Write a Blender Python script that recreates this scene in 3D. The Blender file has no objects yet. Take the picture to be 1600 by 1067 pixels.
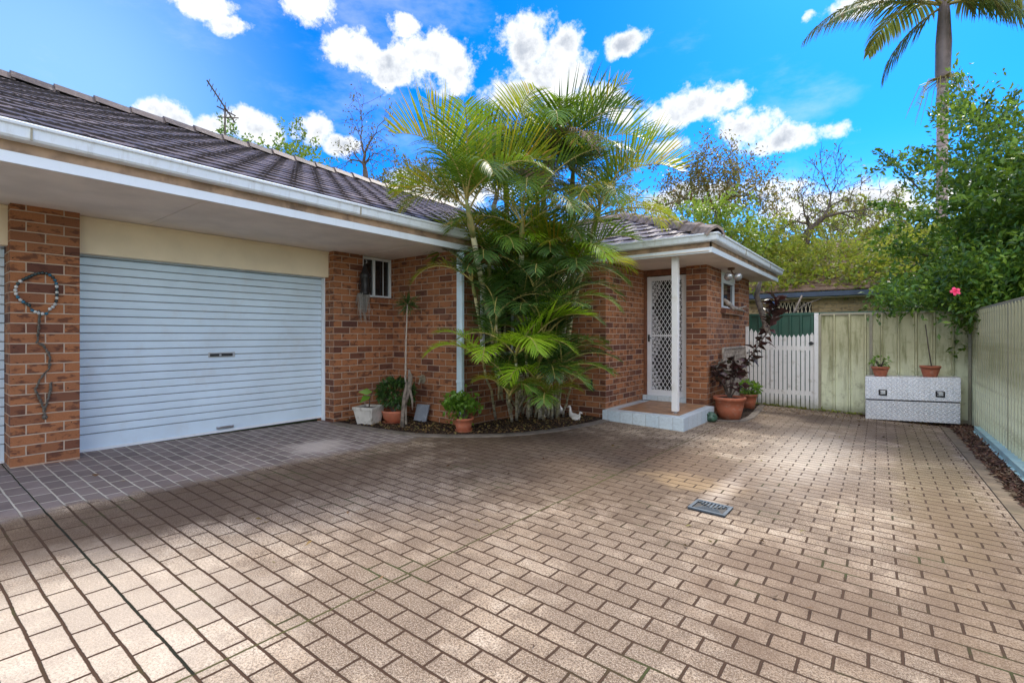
import bpy, math, random
import numpy as np
from mathutils import Vector, Matrix
R = math.radians
C = bpy.context.scene.collection
SC = bpy.context.scene

def zg(x, y):
    """surface height of the sloping lot"""
    x = max(min(x, 3.0), -5.9); y = max(min(y, 12.0), -3.0)
    return -.0252 * x - .0152 * y

# ------------------------------------------------------------------ materials
class NT:
    def __init__(s, name):
        s.m = bpy.data.materials.new(name); s.m.use_nodes = True
        s.t = s.m.node_tree; s.t.nodes.clear()
        s.out = s.n('ShaderNodeOutputMaterial')
    def n(s, typ, **kw):
        nd = s.t.nodes.new(typ)
        for k, v in kw.items():
            if k.startswith('i_'):
                key = k[2:]
                key = int(key) if key.isdigit() else key.replace('_', ' ')
                nd.inputs[key].default_value = v
            else: setattr(nd, k, v)
        return nd
    def l(s, a, b):
        s.t.links.new(a, b)
    def val(s, nd, key, x):
        """x is a socket or a value"""
        if hasattr(x, 'is_output'): s.l(x, nd.inputs[key])
        else: nd.inputs[key].default_value = x
    def math(s, op, a, b=0.0, c=None, clamp=False):
        nd = s.n('ShaderNodeMath', operation=op, use_clamp=clamp)
        s.val(nd, 0, a); s.val(nd, 1, b)
        if c is not None: s.val(nd, 2, c)
        return nd.outputs[0]
    def vmath(s, op, a, b=(0, 0, 0)):
        nd = s.n('ShaderNodeVectorMath', operation=op)
        s.val(nd, 0, a); s.val(nd, 1, b)
        return nd.outputs['Value'] if op in ('LENGTH', 'DISTANCE', 'DOT_PRODUCT') else nd.outputs[0]
    def mix(s, f, a, b, mode='MIX'):
        nd = s.n('ShaderNodeMix', data_type='RGBA', blend_type=mode)
        s.val(nd, 0, f)
        for k, x in ((6, a), (7, b)):
            if hasattr(x, 'is_output'): s.l(x, nd.inputs[k])
            else: nd.inputs[k].default_value = tuple(x) + ((1,) if len(x) == 3 else ())
        return nd.outputs[2]
    def step(s, x, a, b, lo=0.0, hi=1.0):
        nd = s.n('ShaderNodeMapRange', interpolation_type='SMOOTHSTEP')
        s.val(nd, 0, x); nd.inputs[1].default_value = a; nd.inputs[2].default_value = b
        nd.inputs[3].default_value = lo; nd.inputs[4].default_value = hi
        return nd.outputs[0]
    def noise(s, vec, scale, detail=4, rough=.55, dist=0.0, out=0):
        nd = s.n('ShaderNodeTexNoise', i_Scale=scale, i_Detail=detail, i_Roughness=rough, i_Distortion=dist)
        if vec is not None: s.l(vec, nd.inputs['Vector'])
        return nd.outputs[out]
    def mapping(s, vec, loc=(0, 0, 0), rot=(0, 0, 0), sc=(1, 1, 1)):
        nd = s.n('ShaderNodeMapping'); s.l(vec, nd.inputs[0])
        nd.inputs[1].default_value = loc; nd.inputs[2].default_value = rot; nd.inputs[3].default_value = sc
        return nd.outputs[0]
    def uv(s): return s.n('ShaderNodeTexCoord').outputs['UV']
    def ob(s): return s.n('ShaderNodeTexCoord').outputs['Object']
    def pos(s): return s.n('ShaderNodeNewGeometry').outputs['Position']
    def isl(s): return s.n('ShaderNodeNewGeometry').outputs['Random Per Island']
    def ramp(s, x, pts):
        nd = s.n('ShaderNodeValToRGB'); s.l(x, nd.inputs[0])
        e = nd.color_ramp.elements
        while len(e) < len(pts): e.new(.5)
        for k, (p, c) in enumerate(pts):
            e[k].position = p; e[k].color = tuple(c) + (1,)
        return nd.outputs[0]
    def bump(s, h, dist=.005, strength=1.0):
        nd = s.n('ShaderNodeBump', i_Strength=strength, i_Distance=dist)
        s.l(h, nd.inputs['Height']); return nd.outputs[0]
    def bsdf(s, col, rough=.7, metal=0.0, nrm=None, spec=.5, **kw):
        b = s.n('ShaderNodeBsdfPrincipled')
        if hasattr(col, 'is_output'): s.l(col, b.inputs['Base Color'])
        else: b.inputs['Base Color'].default_value = tuple(col) + (1,)
        s.val(b, 'Roughness', rough); s.val(b, 'Metallic', metal)
        b.inputs['Specular IOR Level'].default_value = spec
        if nrm is not None: s.l(nrm, b.inputs['Normal'])
        for k, v in kw.items(): s.val(b, k, v)
        s.l(b.outputs[0], s.out.inputs[0]); s.b = b
        return b

M = {}
def simple(name, col, rough=.6, metal=0, var=.25, scale=8, bump=.0, spec=.5, dirt=None, dscale=3):
    t = NT(name); p = t.pos()
    n = t.noise(p, scale, 5)
    dark = tuple(c * (1 - var) for c in col); lite = tuple(min(1, c * (1 + var * .6)) for c in col)
    c = t.mix(t.step(n, .3, .7), dark, lite)
    if dirt:
        n2 = t.noise(p, dscale, 6, .65)
        c = t.mix(t.math('MULTIPLY', t.step(n2, .5, .75), .8), c, dirt)
    nr = t.bump(t.noise(p, scale * 12, 3), bump) if bump else None
    t.bsdf(c, rough, metal, nr, spec)
    M[name] = t.m
    return t.m

def make_brick(name, light, dark, mortar, w=.24, h=.086, z0=0.0, moss=0):
    t = NT(name); uv = t.uv()
    v = t.mapping(uv, loc=(0, z0, 0))
    wob = t.noise(uv, 9, 3, .6, out=1)
    v2 = t.vmath('ADD', v, t.vmath('SCALE', t.vmath('SUBTRACT', wob, (.5, .5, .5))))
    v2.node.inputs[1].links[0].from_node.inputs['Scale'].default_value = .006
    b = t.n('ShaderNodeTexBrick', offset=.5, i_Scale=1, i_Mortar_Size=.0052, i_Mortar_Smooth=.25, i_Bias=0.0)
    b.inputs['Brick Width'].default_value = w; b.inputs['Row Height'].default_value = h
    b.inputs['Color1'].default_value = (0, 0, 0, 1); b.inputs['Color2'].default_value = (1, 1, 1, 1)
    b.inputs['Mortar'].default_value = (.5, .5, .5, 1)
    t.l(v2, b.inputs['Vector'])
    rnd = b.outputs['Color']; fac = b.outputs['Fac']
    base = t.ramp(rnd, [(0, dark), (.2, tuple(.5 * a + .5 * c for a, c in zip(dark, light))), (.38, light), (.75, tuple(a * 1.12 for a in light)), (1, tuple(.72 * a + .28 * c for a, c in zip(light, dark)))])
    # burnt smears inside single bricks: blotches shifted per brick
    off = t.n('ShaderNodeCombineXYZ'); t.l(t.math('MULTIPLY', rnd, 37.0), off.inputs[2])
    sm = t.noise(t.vmath('ADD', t.mapping(uv, sc=(9, 17, 1)), off.outputs[0]), 1.0, 3, .6)
    base = t.mix(t.math('MULTIPLY', t.step(sm, .51, .64), .8), base, tuple(c * .7 for c in dark))
    fine = t.noise(uv, 90, 5, .7)
    base = t.mix(t.step(fine, .3, .75, 0, .45), base, tuple(c * .45 for c in light))
    spots = t.noise(uv, 38, 2, .5)
    base = t.mix(t.step(spots, .70, .74), base, (.02, .015, .012))
    mcol = t.mix(t.noise(uv, 25, 4), tuple(c * .7 for c in mortar), mortar)
    col = t.mix(fac, base, mcol)
    big = t.noise(uv, 1.1, 5, .6)
    col = t.mix(t.step(big, .45, .8, 0, .35), col, (.12, .08, .06))
    h1 = t.math('SUBTRACT', t.math('MULTIPLY', fine, .25), fac)
    t.bsdf(col, .85, 0, t.bump(h1, .004), .3)
    M[name] = t.m
make_brick('brick', (.40, .165, .072), (.11, .045, .038), (.60, .48, .37), z0=.034)
make_brick('brick_far', (.66, .50, .27), (.32, .22, .12), (.5, .42, .3))

simple('white_paint', (.72, .74, .76), .45, 0, .10, 5, 0, dirt=(.42, .40, .34), dscale=9)
simple('gutter_paint', (.70, .74, .78), .35, 0, .10, 4, 0, dirt=(.38, .37, .30), dscale=7)
simple('trim_white', (.80, .80, .80), .4, 0, .06, 6)
simple('fascia_timber', (.42, .28, .18), .7, 0, .35, 6, .001, dirt=(.13, .085, .055), dscale=5)
simple('soffit', (.80, .72, .63), .8, 0, .10, 2.5)
simple('lintel_paint', (.92, .80, .58), .6, 0, .06, 3)
simple('door_slats', (.67, .83, .96), .30, 0, .06, 2, 0, dirt=(.62, .72, .80), dscale=3)
simple('slat_groove', (.22, .22, .22), .8, 0, .3, 8)  # darker grey for the groove faces between slats
simple('post_paint', (.86, .86, .85), .4, 0, .05, 5, 0, dirt=(.62, .58, .5), dscale=5)
simple('downpipe_blue', (.58, .74, .84), .4, 0, .08, 5, 0, dirt=(.5, .55, .55), dscale=6)
simple('gutter_navy', (.05, .08, .13), .5, 0, .2, 5)
simple('black_plastic', (.02, .02, .022), .4, 0, .2, 8)
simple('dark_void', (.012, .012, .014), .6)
simple('steel', (.55, .56, .58), .3, 1, .15, 9)
simple('brass_brown', (.18, .09, .05), .5, 0, .2, 12)
simple('timber_brown', (.22, .09, .045), .6, 0, .3, 14)
simple('terracotta', (.52, .165, .085), .7, 0, .14, 9, .0006, dirt=(.5, .3, .22), dscale=14)
simple('planter_white', (.62, .60, .54), .6, 0, .12, 7, 0, dirt=(.25, .22, .16), dscale=12)
simple('soil', (.035, .024, .017), .95, 0, .5, 30, .006)
simple('trunk_grey', (.20, .17, .14), .9, 0, .45, 12, .006)
simple('twig', (.11, .085, .07), .9, 0, .35, 10, .003)
simple('trunk_pale', (.24, .20, .16), .9, 0, .45, 22, .006)
simple('driftwood', (.42, .37, .31), .85, 0, .35, 16, .004)
simple('slate', (.32, .36, .42), .7, 0, .2, 10)
simple('tile_floor', (.42, .24, .13), .45, 0, .3, 7, .0005, dirt=(.20, .13, .09), dscale=8)
simple('ornament_white', (.78, .76, .72), .5, 0, .08, 20)
simple('bead_dark', (.03, .055, .06), .25, 0, .3, 30)
simple('bead_pale', (.6, .62, .6), .25, 0, .2, 30)
simple('bead_blue', (.03, .14, .22), .25, 0, .2, 30)
simple('shell_grey', (.13, .12, .10), .7, 0, .4, 40, .002)
simple('moss_hang', (.30, .29, .26), .95, 0, .3, 20)
simple('green_glaze', (.06, .13, .09), .15, 0, .5, 14)
simple('sleeper_paint', (.42, .66, .66), .45, 0, .15, 5, 0, dirt=(.45, .48, .44), dscale=4)
simple('fence_green', (.035, .12, .085), .5, 0, .15, 5)
simple('petal_pink', (.85, .05, .16), .5, 0, .1, 20)
simple('rail_metal', (.34, .31, .22), .5, 0, .2, 5, 0, dirt=(.16, .17, .08), dscale=5)
simple('grille_white', (.78, .80, .83), .4, 0, .04, 8)
simple('flower_white', (.8, .78, .7), .6, 0, .05, 8)
simple('lamp_metal', (.62, .64, .66), .25, .6, .1, 20)
simple('kerb_concrete', (.23, .175, .115), .9, 0, .35, 7, .002, dirt=(.12, .11, .055), dscale=2.5)
simple('curtain', (.50, .46, .38), .9, 0, .1, 4)

for nm_ in ('gutter_paint', 'white_paint', 'trim_white'):
    t = NT(nm_); uv = t.uv(); p = t.pos()
    st = t.noise(t.mapping(p, sc=(9, 9, 1.2)), 1.6, 7, .72); bl = t.noise(p, 3.5, 6, .65)
    c = t.mix(t.noise(p, 4, 3), (.74, .82, .88), (.82, .88, .92))
    c = t.mix(t.step(st, .50, .68, 0, .3 if nm_ != 'trim_white' else .15), c, (.46, .45, .40))
    c = t.mix(t.step(bl, .58, .72, 0, .3 if nm_ == 'gutter_paint' else .1), c, (.30, .30, .24))
    t.bsdf(c, .4); M[nm_] = t.m
# glass: dark reflecting pane
t = NT('glass'); t.bsdf((.015, .018, .02), .04, 0, None, .8); M['glass'] = t.m

# roof tiles
t = NT('roof_tile'); uv = t.pos(); n = t.noise(uv, 3, 5); i = t.isl()
c = t.ramp(i, [(0, (.065, .048, .043)), (.5, (.11, .083, .072)), (1, (.185, .14, .12))])
c = t.mix(t.step(t.noise(uv, 14, 6, .7), .5, .72, 0, .55), c, (.32, .27, .235))
c = t.mix(t.step(n, .5, .75, 0, .6), c, (.06, .05, .047))
t.bsdf(c, .5, 0, t.bump(t.noise(uv, 120, 3), .003), .5); M['roof_tile'] = t.m
t = NT('tile_nose'); uv = t.pos(); t.bsdf(t.mix(t.step(t.noise(uv, 12, 5, .7), .3, .7), (.035, .026, .026), (.085, .068, .064)), .7); M['tile_nose'] = t.m
t = NT('ridge_tile'); uv = t.pos()
c = t.mix(t.step(t.noise(uv, 6, 6, .7), .35, .7), (.16, .125, .11), (.40, .32, .28))
t.bsdf(c, .8, 0, t.bump(t.noise(uv, 90, 3), .003), .3); M['ridge_tile'] = t.m
t = NT('old_roof'); uv = t.pos()
c = t.mix(t.step(t.noise(uv, 2.5, 6, .7), .35, .7), (.13, .075, .05), (.30, .20, .13))
t.bsdf(c, .85); M['old_roof'] = t.m

# blue glazed step tiles
t = NT('step_tile'); uv = t.uv()
b = t.n('ShaderNodeTexBrick', offset=0, i_Scale=1, i_Mortar_Size=.0025, i_Mortar_Smooth=.2)
b.inputs['Brick Width'].default_value = .192; b.inputs['Row Height'].default_value = .5
b.inputs['Color1'].default_value = (.60, .72, .80, 1); b.inputs['Color2'].default_value = (.68, .78, .84, 1)
b.inputs['Mortar'].default_value = (.28, .30, .30, 1)
t.l(t.mapping(uv, loc=(.03, .25, 0)), b.inputs['Vector'])
c = t.mix(t.step(t.noise(uv, 30, 5, .7), .35, .75, 0, .5), b.outputs[0], (.40, .46, .48))
t.bsdf(c, .35, 0, t.bump(t.math('MULTIPLY', b.outputs['Fac'], -1), .002)); M['step_tile'] = t.m

# security door metal sheet etc.
# fence sheeting: pale green enamel with algae streaks
t = NT('fence_sheet'); uv = t.uv()
st = t.noise(t.mapping(uv, sc=(7, .8, 1)), 1, 6, .7)
n1 = t.noise(uv, 1.6, 5, .6); sep = t.n('ShaderNodeSeparateXYZ'); t.l(uv, sep.inputs[0])
c = t.mix(t.noise(uv, 3, 4), (.70, .74, .47), (.86, .88, .66))
hgt = t.step(t.math('ADD', sep.outputs[1], t.math('MULTIPLY', n1, .9)), .75, 1.5)
c = t.mix(t.math('MULTIPLY', hgt, .85), c, (.47, .44, .25))
c = t.mix(t.math('MULTIPLY', t.step(st, .46, .66), t.math('ADD', .32, t.math('MULTIPLY', hgt, .6))), c, (.20, .20, .075))
c = t.mix(t.step(t.noise(uv, 5, 7, .75), .50, .68, 0, .6), c, (.27, .26, .12))
foot = t.step(t.math('ADD', sep.outputs[1], t.math('MULTIPLY', n1, .35)), .0, .24, 1, 0)
c = t.mix(t.math('MULTIPLY', foot, .7), c, (.13, .14, .07))
t.bsdf(c, .5, 0, None, .4); M['fence_sheet'] = t.m

t = NT('picket_paint'); uv = t.uv(); sep = t.n('ShaderNodeSeparateXYZ'); t.l(uv, sep.inputs[0])
n1 = t.noise(uv, 9, 6, .7)
c = t.mix(t.step(n1, .52, .72), (.86, .85, .82), (.58, .56, .50))
foot = t.step(t.math('ADD', sep.outputs[1], t.math('MULTIPLY', n1, .35)), .02, .3, 1, 0)
c = t.mix(t.math('MULTIPLY', foot, .8), c, (.22, .22, .13))
t.bsdf(c, .6); M['picket_paint'] = t.m

# checker plate
t = NT('checker_plate'); uv = t.uv()
def bars(ang, ph):
    v = t.mapping(uv, loc=ph, rot=(0, 0, 0), sc=(1, 1, 1))
    f = t.n('ShaderNodeVectorMath', operation='FRACTION'); t.l(t.vmath('MULTIPLY', v, (15, 15, 0)), f.inputs[0])
    d = t.vmath('SUBTRACT', f.outputs[0], (.5, .5, 0))
    d = t.mapping(d, rot=(0, 0, ang), sc=(1, 1, 1))
    d = t.vmath('MULTIPLY', d, (2.2, 6.5, 1))
    return t.step(t.vmath('LENGTH', d), .55, 1.0, 1, 0)
hh = t.math('MAXIMUM', bars(R(45), (0, 0, 0)), bars(R(-45), (.0333, .0333, 0)))
c = t.mix(t.step(t.noise(uv, 6, 5, .6), .3, .7), (.74, .745, .76), (.86, .865, .88))
c = t.mix(t.math('MULTIPLY', hh, .7), t.mix(.12, c, (.4, .42, .45)), (.98, .98, .98))
t.bsdf(c, t.math('ADD', .38, t.math('MULTIPLY', t.noise(uv, 10, 3), .15)), .5, t.bump(hh, .004)); M['checker_plate'] = t.m

# mulch
def mulch(name, a, b, d):
    t = NT(name); p = t.pos()
    v = t.n('ShaderNodeTexVoronoi', i_Scale=55); t.l(t.mapping(p, sc=(1, .6, 1)), v.inputs['Vector'])
    c = t.ramp(t.n('ShaderNodeSeparateColor').outputs[0], [(0, a), (1, b)])
    sp = c.node.inputs[0].links[0].from_node; t.l(v.outputs['Color'], sp.inputs[0])
    c = t.mix(t.step(t.noise(p, 6, 4), .4, .7, 0, .6), c, d)
    t.bsdf(c, .95, 0, t.bump(v.outputs['Distance'], .03, 1), .2); M[name] = t.m
mulch('mulch_dark', (.02, .013, .010), (.085, .055, .038), (.02, .014, .01))
mulch('mulch_red', (.035, .02, .018), (.17, .085, .06), (.05, .03, .02))

# leaves
def leaf(name, cols, trans=.4, rough=.45, tcol=None, big=1.2):
    t = NT(name); i = t.isl()
    k = len(cols)
    c = t.ramp(i, [(j / (k - 1), cc) for j, cc in enumerate(cols)])
    n = t.noise(t.pos(), big, 3)
    hs = t.n('ShaderNodeHueSaturation'); t.l(c, hs.inputs['Color'])
    t.l(t.step(n, .3, .7, .65, 1.35), hs.inputs['Value']); c = hs.outputs[0]
    b = t.bsdf(c, rough, 0, None, .45)
    tr = t.n('ShaderNodeBsdfTranslucent')
    cc = t.mix(.55, c, tcol or (.45, .55, .03), 'MIX')
    t.l(cc, tr.inputs[0])
    mx = t.n('ShaderNodeMixShader'); mx.inputs[0].default_value = trans
    t.l(b.outputs[0], mx.inputs[1]); t.l(tr.outputs[0], mx.inputs[2]); t.l(mx.outputs[0], t.out.inputs[0])
    M[name] = t.m
leaf('frond_yellow', [(.11, .21, .02), (.18, .29, .02), (.40, .35, .03), (.46, .24, .04), (.09, .19, .02), (.14, .25, .02), (.26, .33, .02)], .42, .42, (.55, .56, .02))
leaf('frond_green', [(.05, .13, .02), (.10, .20, .02), (.15, .26, .03), (.08, .17, .02)], .38, .42, (.33, .48, .02))
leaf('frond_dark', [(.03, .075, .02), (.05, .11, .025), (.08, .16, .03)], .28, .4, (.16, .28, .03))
leaf('frond_fresh', [(.28, .50, .02), (.34, .56, .03), (.42, .60, .04)], .5, .45, (.60, .85, .03))
leaf('frond_tall', [(.07, .13, .03), (.11, .18, .04), (.17, .21, .05), (.24, .16, .06)], .3, .6, (.3, .32, .06))
leaf('frond_dead', [(.17, .11, .08), (.24, .15, .10), (.12, .08, .06)], .2, .7, (.4, .25, .1))
leaf('leaf_bush', [(.03, .08, .02), (.05, .13, .025), (.10, .21, .03), (.24, .36, .04)], .36, .38, (.42, .58, .04), 2.2)
leaf('leaf_pot', [(.03, .08, .02), (.045, .11, .025), (.07, .15, .03)], .2, .3, (.15, .25, .04), 4)
leaf('leaf_fresh', [(.08, .20, .02), (.12, .26, .03), (.18, .32, .04)], .4, .35, (.35, .55, .05), 2)
leaf('leaf_sparse', [(.06, .09, .02), (.12, .13, .025), (.20, .17, .03), (.20, .10, .03), (.05, .05, .02)], .3, .5, (.35, .33, .06), .5)
leaf('leaf_olive', [(.10, .12, .02), (.17, .17, .03), (.26, .20, .04), (.26, .13, .04)], .3, .5, (.4, .35, .06), .5)
leaf('leaf_hill', [(.12, .20, .03), (.18, .27, .035), (.30, .34, .05), (.28, .21, .06), (.10, .19, .03)], .45, .5, (.52, .60, .05), .7)
leaf('leaf_bright', [(.10, .20, .02), (.15, .27, .03), (.22, .32, .04)], .4, .4, (.45, .55, .05), .6)
leaf('leaf_burgundy', [(.028, .028, .02), (.045, .03, .027), (.07, .03, .03), (.03, .04, .022)], .12, .22, (.25, .06, .04), 4)
leaf('litter_red', [(.06, .028, .02), (.12, .055, .035), (.20, .10, .06), (.05, .03, .022), (.28, .2, .12), (.09, .04, .03)], .0, .9, (.3, .2, .1), 3)
leaf('litter', [(.10, .05, .025), (.20, .11, .05), (.30, .20, .06), (.08, .05, .03), (.35, .30, .1)], .05, .8, (.3, .2, .1), 3)

# bamboo-like palm stems
t = NT('palm_stem'); p = t.ob(); sep = t.n('ShaderNodeSeparateXYZ'); t.l(p, sep.inputs[0])
n = t.noise(p, 5, 4)
rg = t.math('FRACT', t.math('MULTIPLY', t.math('ADD', sep.outputs[2], t.math('MULTIPLY', n, .02)), 9.0))
ringm = t.step(t.math('ABSOLUTE', t.math('SUBTRACT', rg, .5)), .03, .08, 1, 0)
c = t.mix(t.step(n, .35, .65), (.34, .36, .22), (.56, .48, .25))
c = t.mix(t.step(t.noise(t.mapping(p, sc=(1, 1, .5)), 7, 5), .5, .66), c, (.68, .66, .56))
c = t.mix(t.math('MULTIPLY', ringm, .8), c, (.07, .06, .045))
t.bsdf(c, .55); M['palm_stem'] = t.m
t = NT('palm_sheath'); p = t.ob(); n = t.noise(t.mapping(p, sc=(8, 8, 1)), 3, 4)
c = t.mix(t.step(n, .35, .7), (.20, .26, .08), (.42, .33, .14)); t.bsdf(c, .5); M['palm_sheath'] = t.m
t = NT('tall_trunk'); p = t.ob(); sep = t.n('ShaderNodeSeparateXYZ'); t.l(p, sep.inputs[0])
rg = t.math('FRACT', t.math('MULTIPLY', t.math('ADD', sep.outputs[2], t.math('MULTIPLY', t.noise(p, 3, 3), .05)), 5.5))
c = t.mix(t.step(t.noise(p, 5, 5), .3, .7), (.30, .22, .21), (.42, .34, .30))
c = t.mix(t.step(rg, .0, .35, .8, 0), c, (.13, .09, .08)); t.bsdf(c, .8); M['tall_trunk'] = t.m
simple('crownshaft', (.23, .17, .17), .45, 0, .25, 3)
simple('rachis_tan', (.40, .33, .10), .5, 0, .2, 6)

# stencilled paving
PHI = R(1.0)
t = NT('paving'); uv = t.uv()
v = t.mapping(uv, rot=(0, 0, -PHI)); v = t.vmath('SUBTRACT', v, (-1.5755, .706, 0))
wob = t.vmath('SUBTRACT', t.noise(uv, 5, 3, .6, out=1), (.5, .5, .5))
sc_ = t.n('ShaderNodeVectorMath', operation='SCALE'); t.l(wob, sc_.inputs[0]); sc_.inputs['Scale'].default_value = .011
wob2 = t.vmath('SUBTRACT', t.noise(uv, 60, 3, .7, out=1), (.5, .5, .5))
sc2 = t.n('ShaderNodeVectorMath', operation='SCALE'); t.l(wob2, sc2.inputs[0]); sc2.inputs['Scale'].default_value = .005
v = t.vmath('ADD', t.vmath('ADD', v, sc_.outputs[0]), sc2.outputs[0])
b = t.n('ShaderNodeTexBrick', offset=.5, i_Scale=1, i_Mortar_Size=.0068, i_Mortar_Smooth=.35, i_Bias=0.0)
b.inputs['Brick Width'].default_value = .22; b.inputs['Row Height'].default_value = .10808
b.inputs['Color1'].default_value = (0, 0, 0, 1); b.inputs['Color2'].default_value = (1, 1, 1, 1); b.inputs['Mortar'].default_value = (.5, .5, .5, 1)
t.l(v, b.inputs['Vector']); fac = b.outputs['Fac']; rnd = b.outputs['Color']
sep = t.n('ShaderNodeSeparateXYZ'); t.l(uv, sep.inputs[0]); X = sep.outputs[0]; Y = sep.outputs[1]
nb = t.noise(uv, .9, 6, .62); nm = t.noise(uv, 3.2, 6, .65); nf = t.noise(uv, 130, 4, .8); nf2 = t.noise(uv, 260, 2, .8)
def blob(cx, cy, rx, ry, a=.55, b_=1.15):
    d = t.vmath('MULTIPLY', t.vmath('SUBTRACT', uv, (cx, cy, 0)), (1 / rx, 1 / ry, 0))
    return t.step(t.math('ADD', t.vmath('LENGTH', d), t.math('MULTIPLY', t.math('SUBTRACT', nm, .5), 1.4)), a, b_, 1, 0)
stone = t.ramp(rnd, [(0, (.34, .245, .155)), (.5, (.41, .30, .20)), (1, (.51, .395, .28))])
nd1 = t.noise(uv, 1.3, 7, .68); nd2 = t.noise(t.mapping(uv, loc=(7, 3, 0)), 4.5, 6, .72); nd3 = t.noise(t.mapping(uv, loc=(1, 9, 0)), 105, 4, .8)
stone = t.mix(t.step(nd2, .50, .62, 0, .4), stone, (.68, .57, .44))
stone = t.mix(t.step(nd2, .38, .49, .80, 0), stone, (.20, .135, .085))
stone = t.mix(t.step(nd1, .44, .55, 0, .78), stone, (.165, .105, .062))
stone = t.mix(t.step(nf2, .49, .60, 0, .55), stone, (.95, .86, .72))
stone = t.mix(t.step(nd3, .49, .56, 0, .75), stone, (.085, .055, .035))
stone = t.mix(t.step(nf, .52, .62, 0, .5), stone, (.10, .07, .055))
dark1 = t.math('MAXIMUM', blob(-3.85, 1.6, .6, 2.2), blob(-2.6, 4.3, 2.1, 1.7))  # palm and porch shade put into the paving colour, with drip-line moss
dark1 = t.math('MAXIMUM', dark1, t.math('MULTIPLY', blob(-1.0, 8.6, 1.8, 1.5), .7))  # shade in front of the end fence, painted in as well
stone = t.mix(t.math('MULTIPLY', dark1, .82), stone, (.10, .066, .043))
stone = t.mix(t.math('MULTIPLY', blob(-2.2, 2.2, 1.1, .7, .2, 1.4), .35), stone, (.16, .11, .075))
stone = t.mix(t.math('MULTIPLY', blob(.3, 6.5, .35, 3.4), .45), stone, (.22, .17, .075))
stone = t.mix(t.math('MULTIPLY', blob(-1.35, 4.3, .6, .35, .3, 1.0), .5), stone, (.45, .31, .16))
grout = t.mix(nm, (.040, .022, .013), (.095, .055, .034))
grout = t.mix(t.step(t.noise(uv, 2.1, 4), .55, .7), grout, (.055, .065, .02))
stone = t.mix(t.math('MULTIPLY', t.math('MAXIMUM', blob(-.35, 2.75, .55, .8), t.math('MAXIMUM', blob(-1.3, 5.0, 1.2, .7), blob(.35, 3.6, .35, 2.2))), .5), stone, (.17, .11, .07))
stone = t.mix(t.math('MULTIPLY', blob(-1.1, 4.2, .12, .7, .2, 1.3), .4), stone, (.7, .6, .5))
stone = t.mix(t.math('MULTIPLY', t.math('MAXIMUM', blob(-2.6, .5, .9, .7, .3, 1.3), blob(-.75, 6.2, .45, 1.6, .3, 1.3)), .45), stone, (.74, .64, .52))  # pale zones; the far one paints sun glare into the colour
outer = t.mix(fac, stone, grout)
shel = t.ramp(rnd, [(0, (.20, .165, .155)), (1, (.29, .24, .225))])
shel = t.mix(t.step(nm, .4, .7, 0, .4), shel, (.13, .10, .095))
shel = t.mix(t.step(nf, .55, .7, 0, .3), shel, (.3, .27, .26))
inner = t.mix(fac, shel, t.mix(nm, (.50, .47, .40), (.66, .62, .53)))
edge = t.step(t.math('ADD', X, t.math('MULTIPLY', t.math('SUBTRACT', nm, .5), .5)), -4.47, -4.25)
inner = t.mix(t.math('MULTIPLY', blob(-4.75, 2.75, .38, .45, .2, 1.0), .75), inner, (.62, .55, .50))  # patch of sun between palms and roof, painted into the apron colour
col = t.mix(edge, inner, outer)
# contraction joints
j1 = t.step(t.math('ABSOLUTE', t.math('ADD', t.math('ADD', X, 1.965), t.math('MULTIPLY', t.math('SUBTRACT', nm, .5), .03))), .003, .007, 1, 0)
sv = t.n('ShaderNodeSeparateXYZ'); t.l(v, sv.inputs[0]); yk = sv.outputs[1]
j2 = t.math('MULTIPLY', t.step(t.math('ABSOLUTE', yk), .003, .0055, 1, 0), t.step(X, -1.97, -1.95, 1, 0))
col = t.mix(j1, col, t.mix(t.noise(uv, 3, 4), (.10, .11, .02), (.07, .05, .035)))
col = t.mix(j2, col, (.018, .02, .012))
hgt = t.math('SUBTRACT', t.math('MULTIPLY', nf, .22), t.math('MAXIMUM', fac, t.math('MAXIMUM', j1, j2)))
rg = t.math('SUBTRACT', .88, t.math('MULTIPLY', blob(-.9, 6.6, .9, 2.6, .2, 1.5), .30))
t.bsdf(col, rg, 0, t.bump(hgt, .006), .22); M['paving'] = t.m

t = NT('grass_ground'); p = t.pos()
c = t.mix(t.noise(p, .6, 6, .6), (.05, .09, .02), (.10, .12, .035)); t.bsdf(c, .95, 0, t.bump(t.noise(p, 12, 5), .05)); M['grass_ground'] = t.m
t = NT('hill_ground'); p = t.pos()
c = t.mix(t.step(t.noise(p, .5, 6, .7), .35, .65), (.05, .08, .02), (.16, .18, .04)); t.bsdf(c, .95, 0, t.bump(t.noise(p, 2, 6, .7), .5)); M['hill_ground'] = t.m

# ------------------------------------------------------------------ mesh building
def tag(o, label=None, cat=None, group=None, kind=None):
    if label: o['label'] = label
    if cat: o['category'] = cat
    if group: o['group'] = group
    if kind: o['kind'] = kind
    return o
def empty(name, loc, label, cat, group=None):
    o = bpy.data.objects.new(name, None); C.objects.link(o); o.location = loc
    o.empty_display_size = .1
    return tag(o, label, cat, group)

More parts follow.
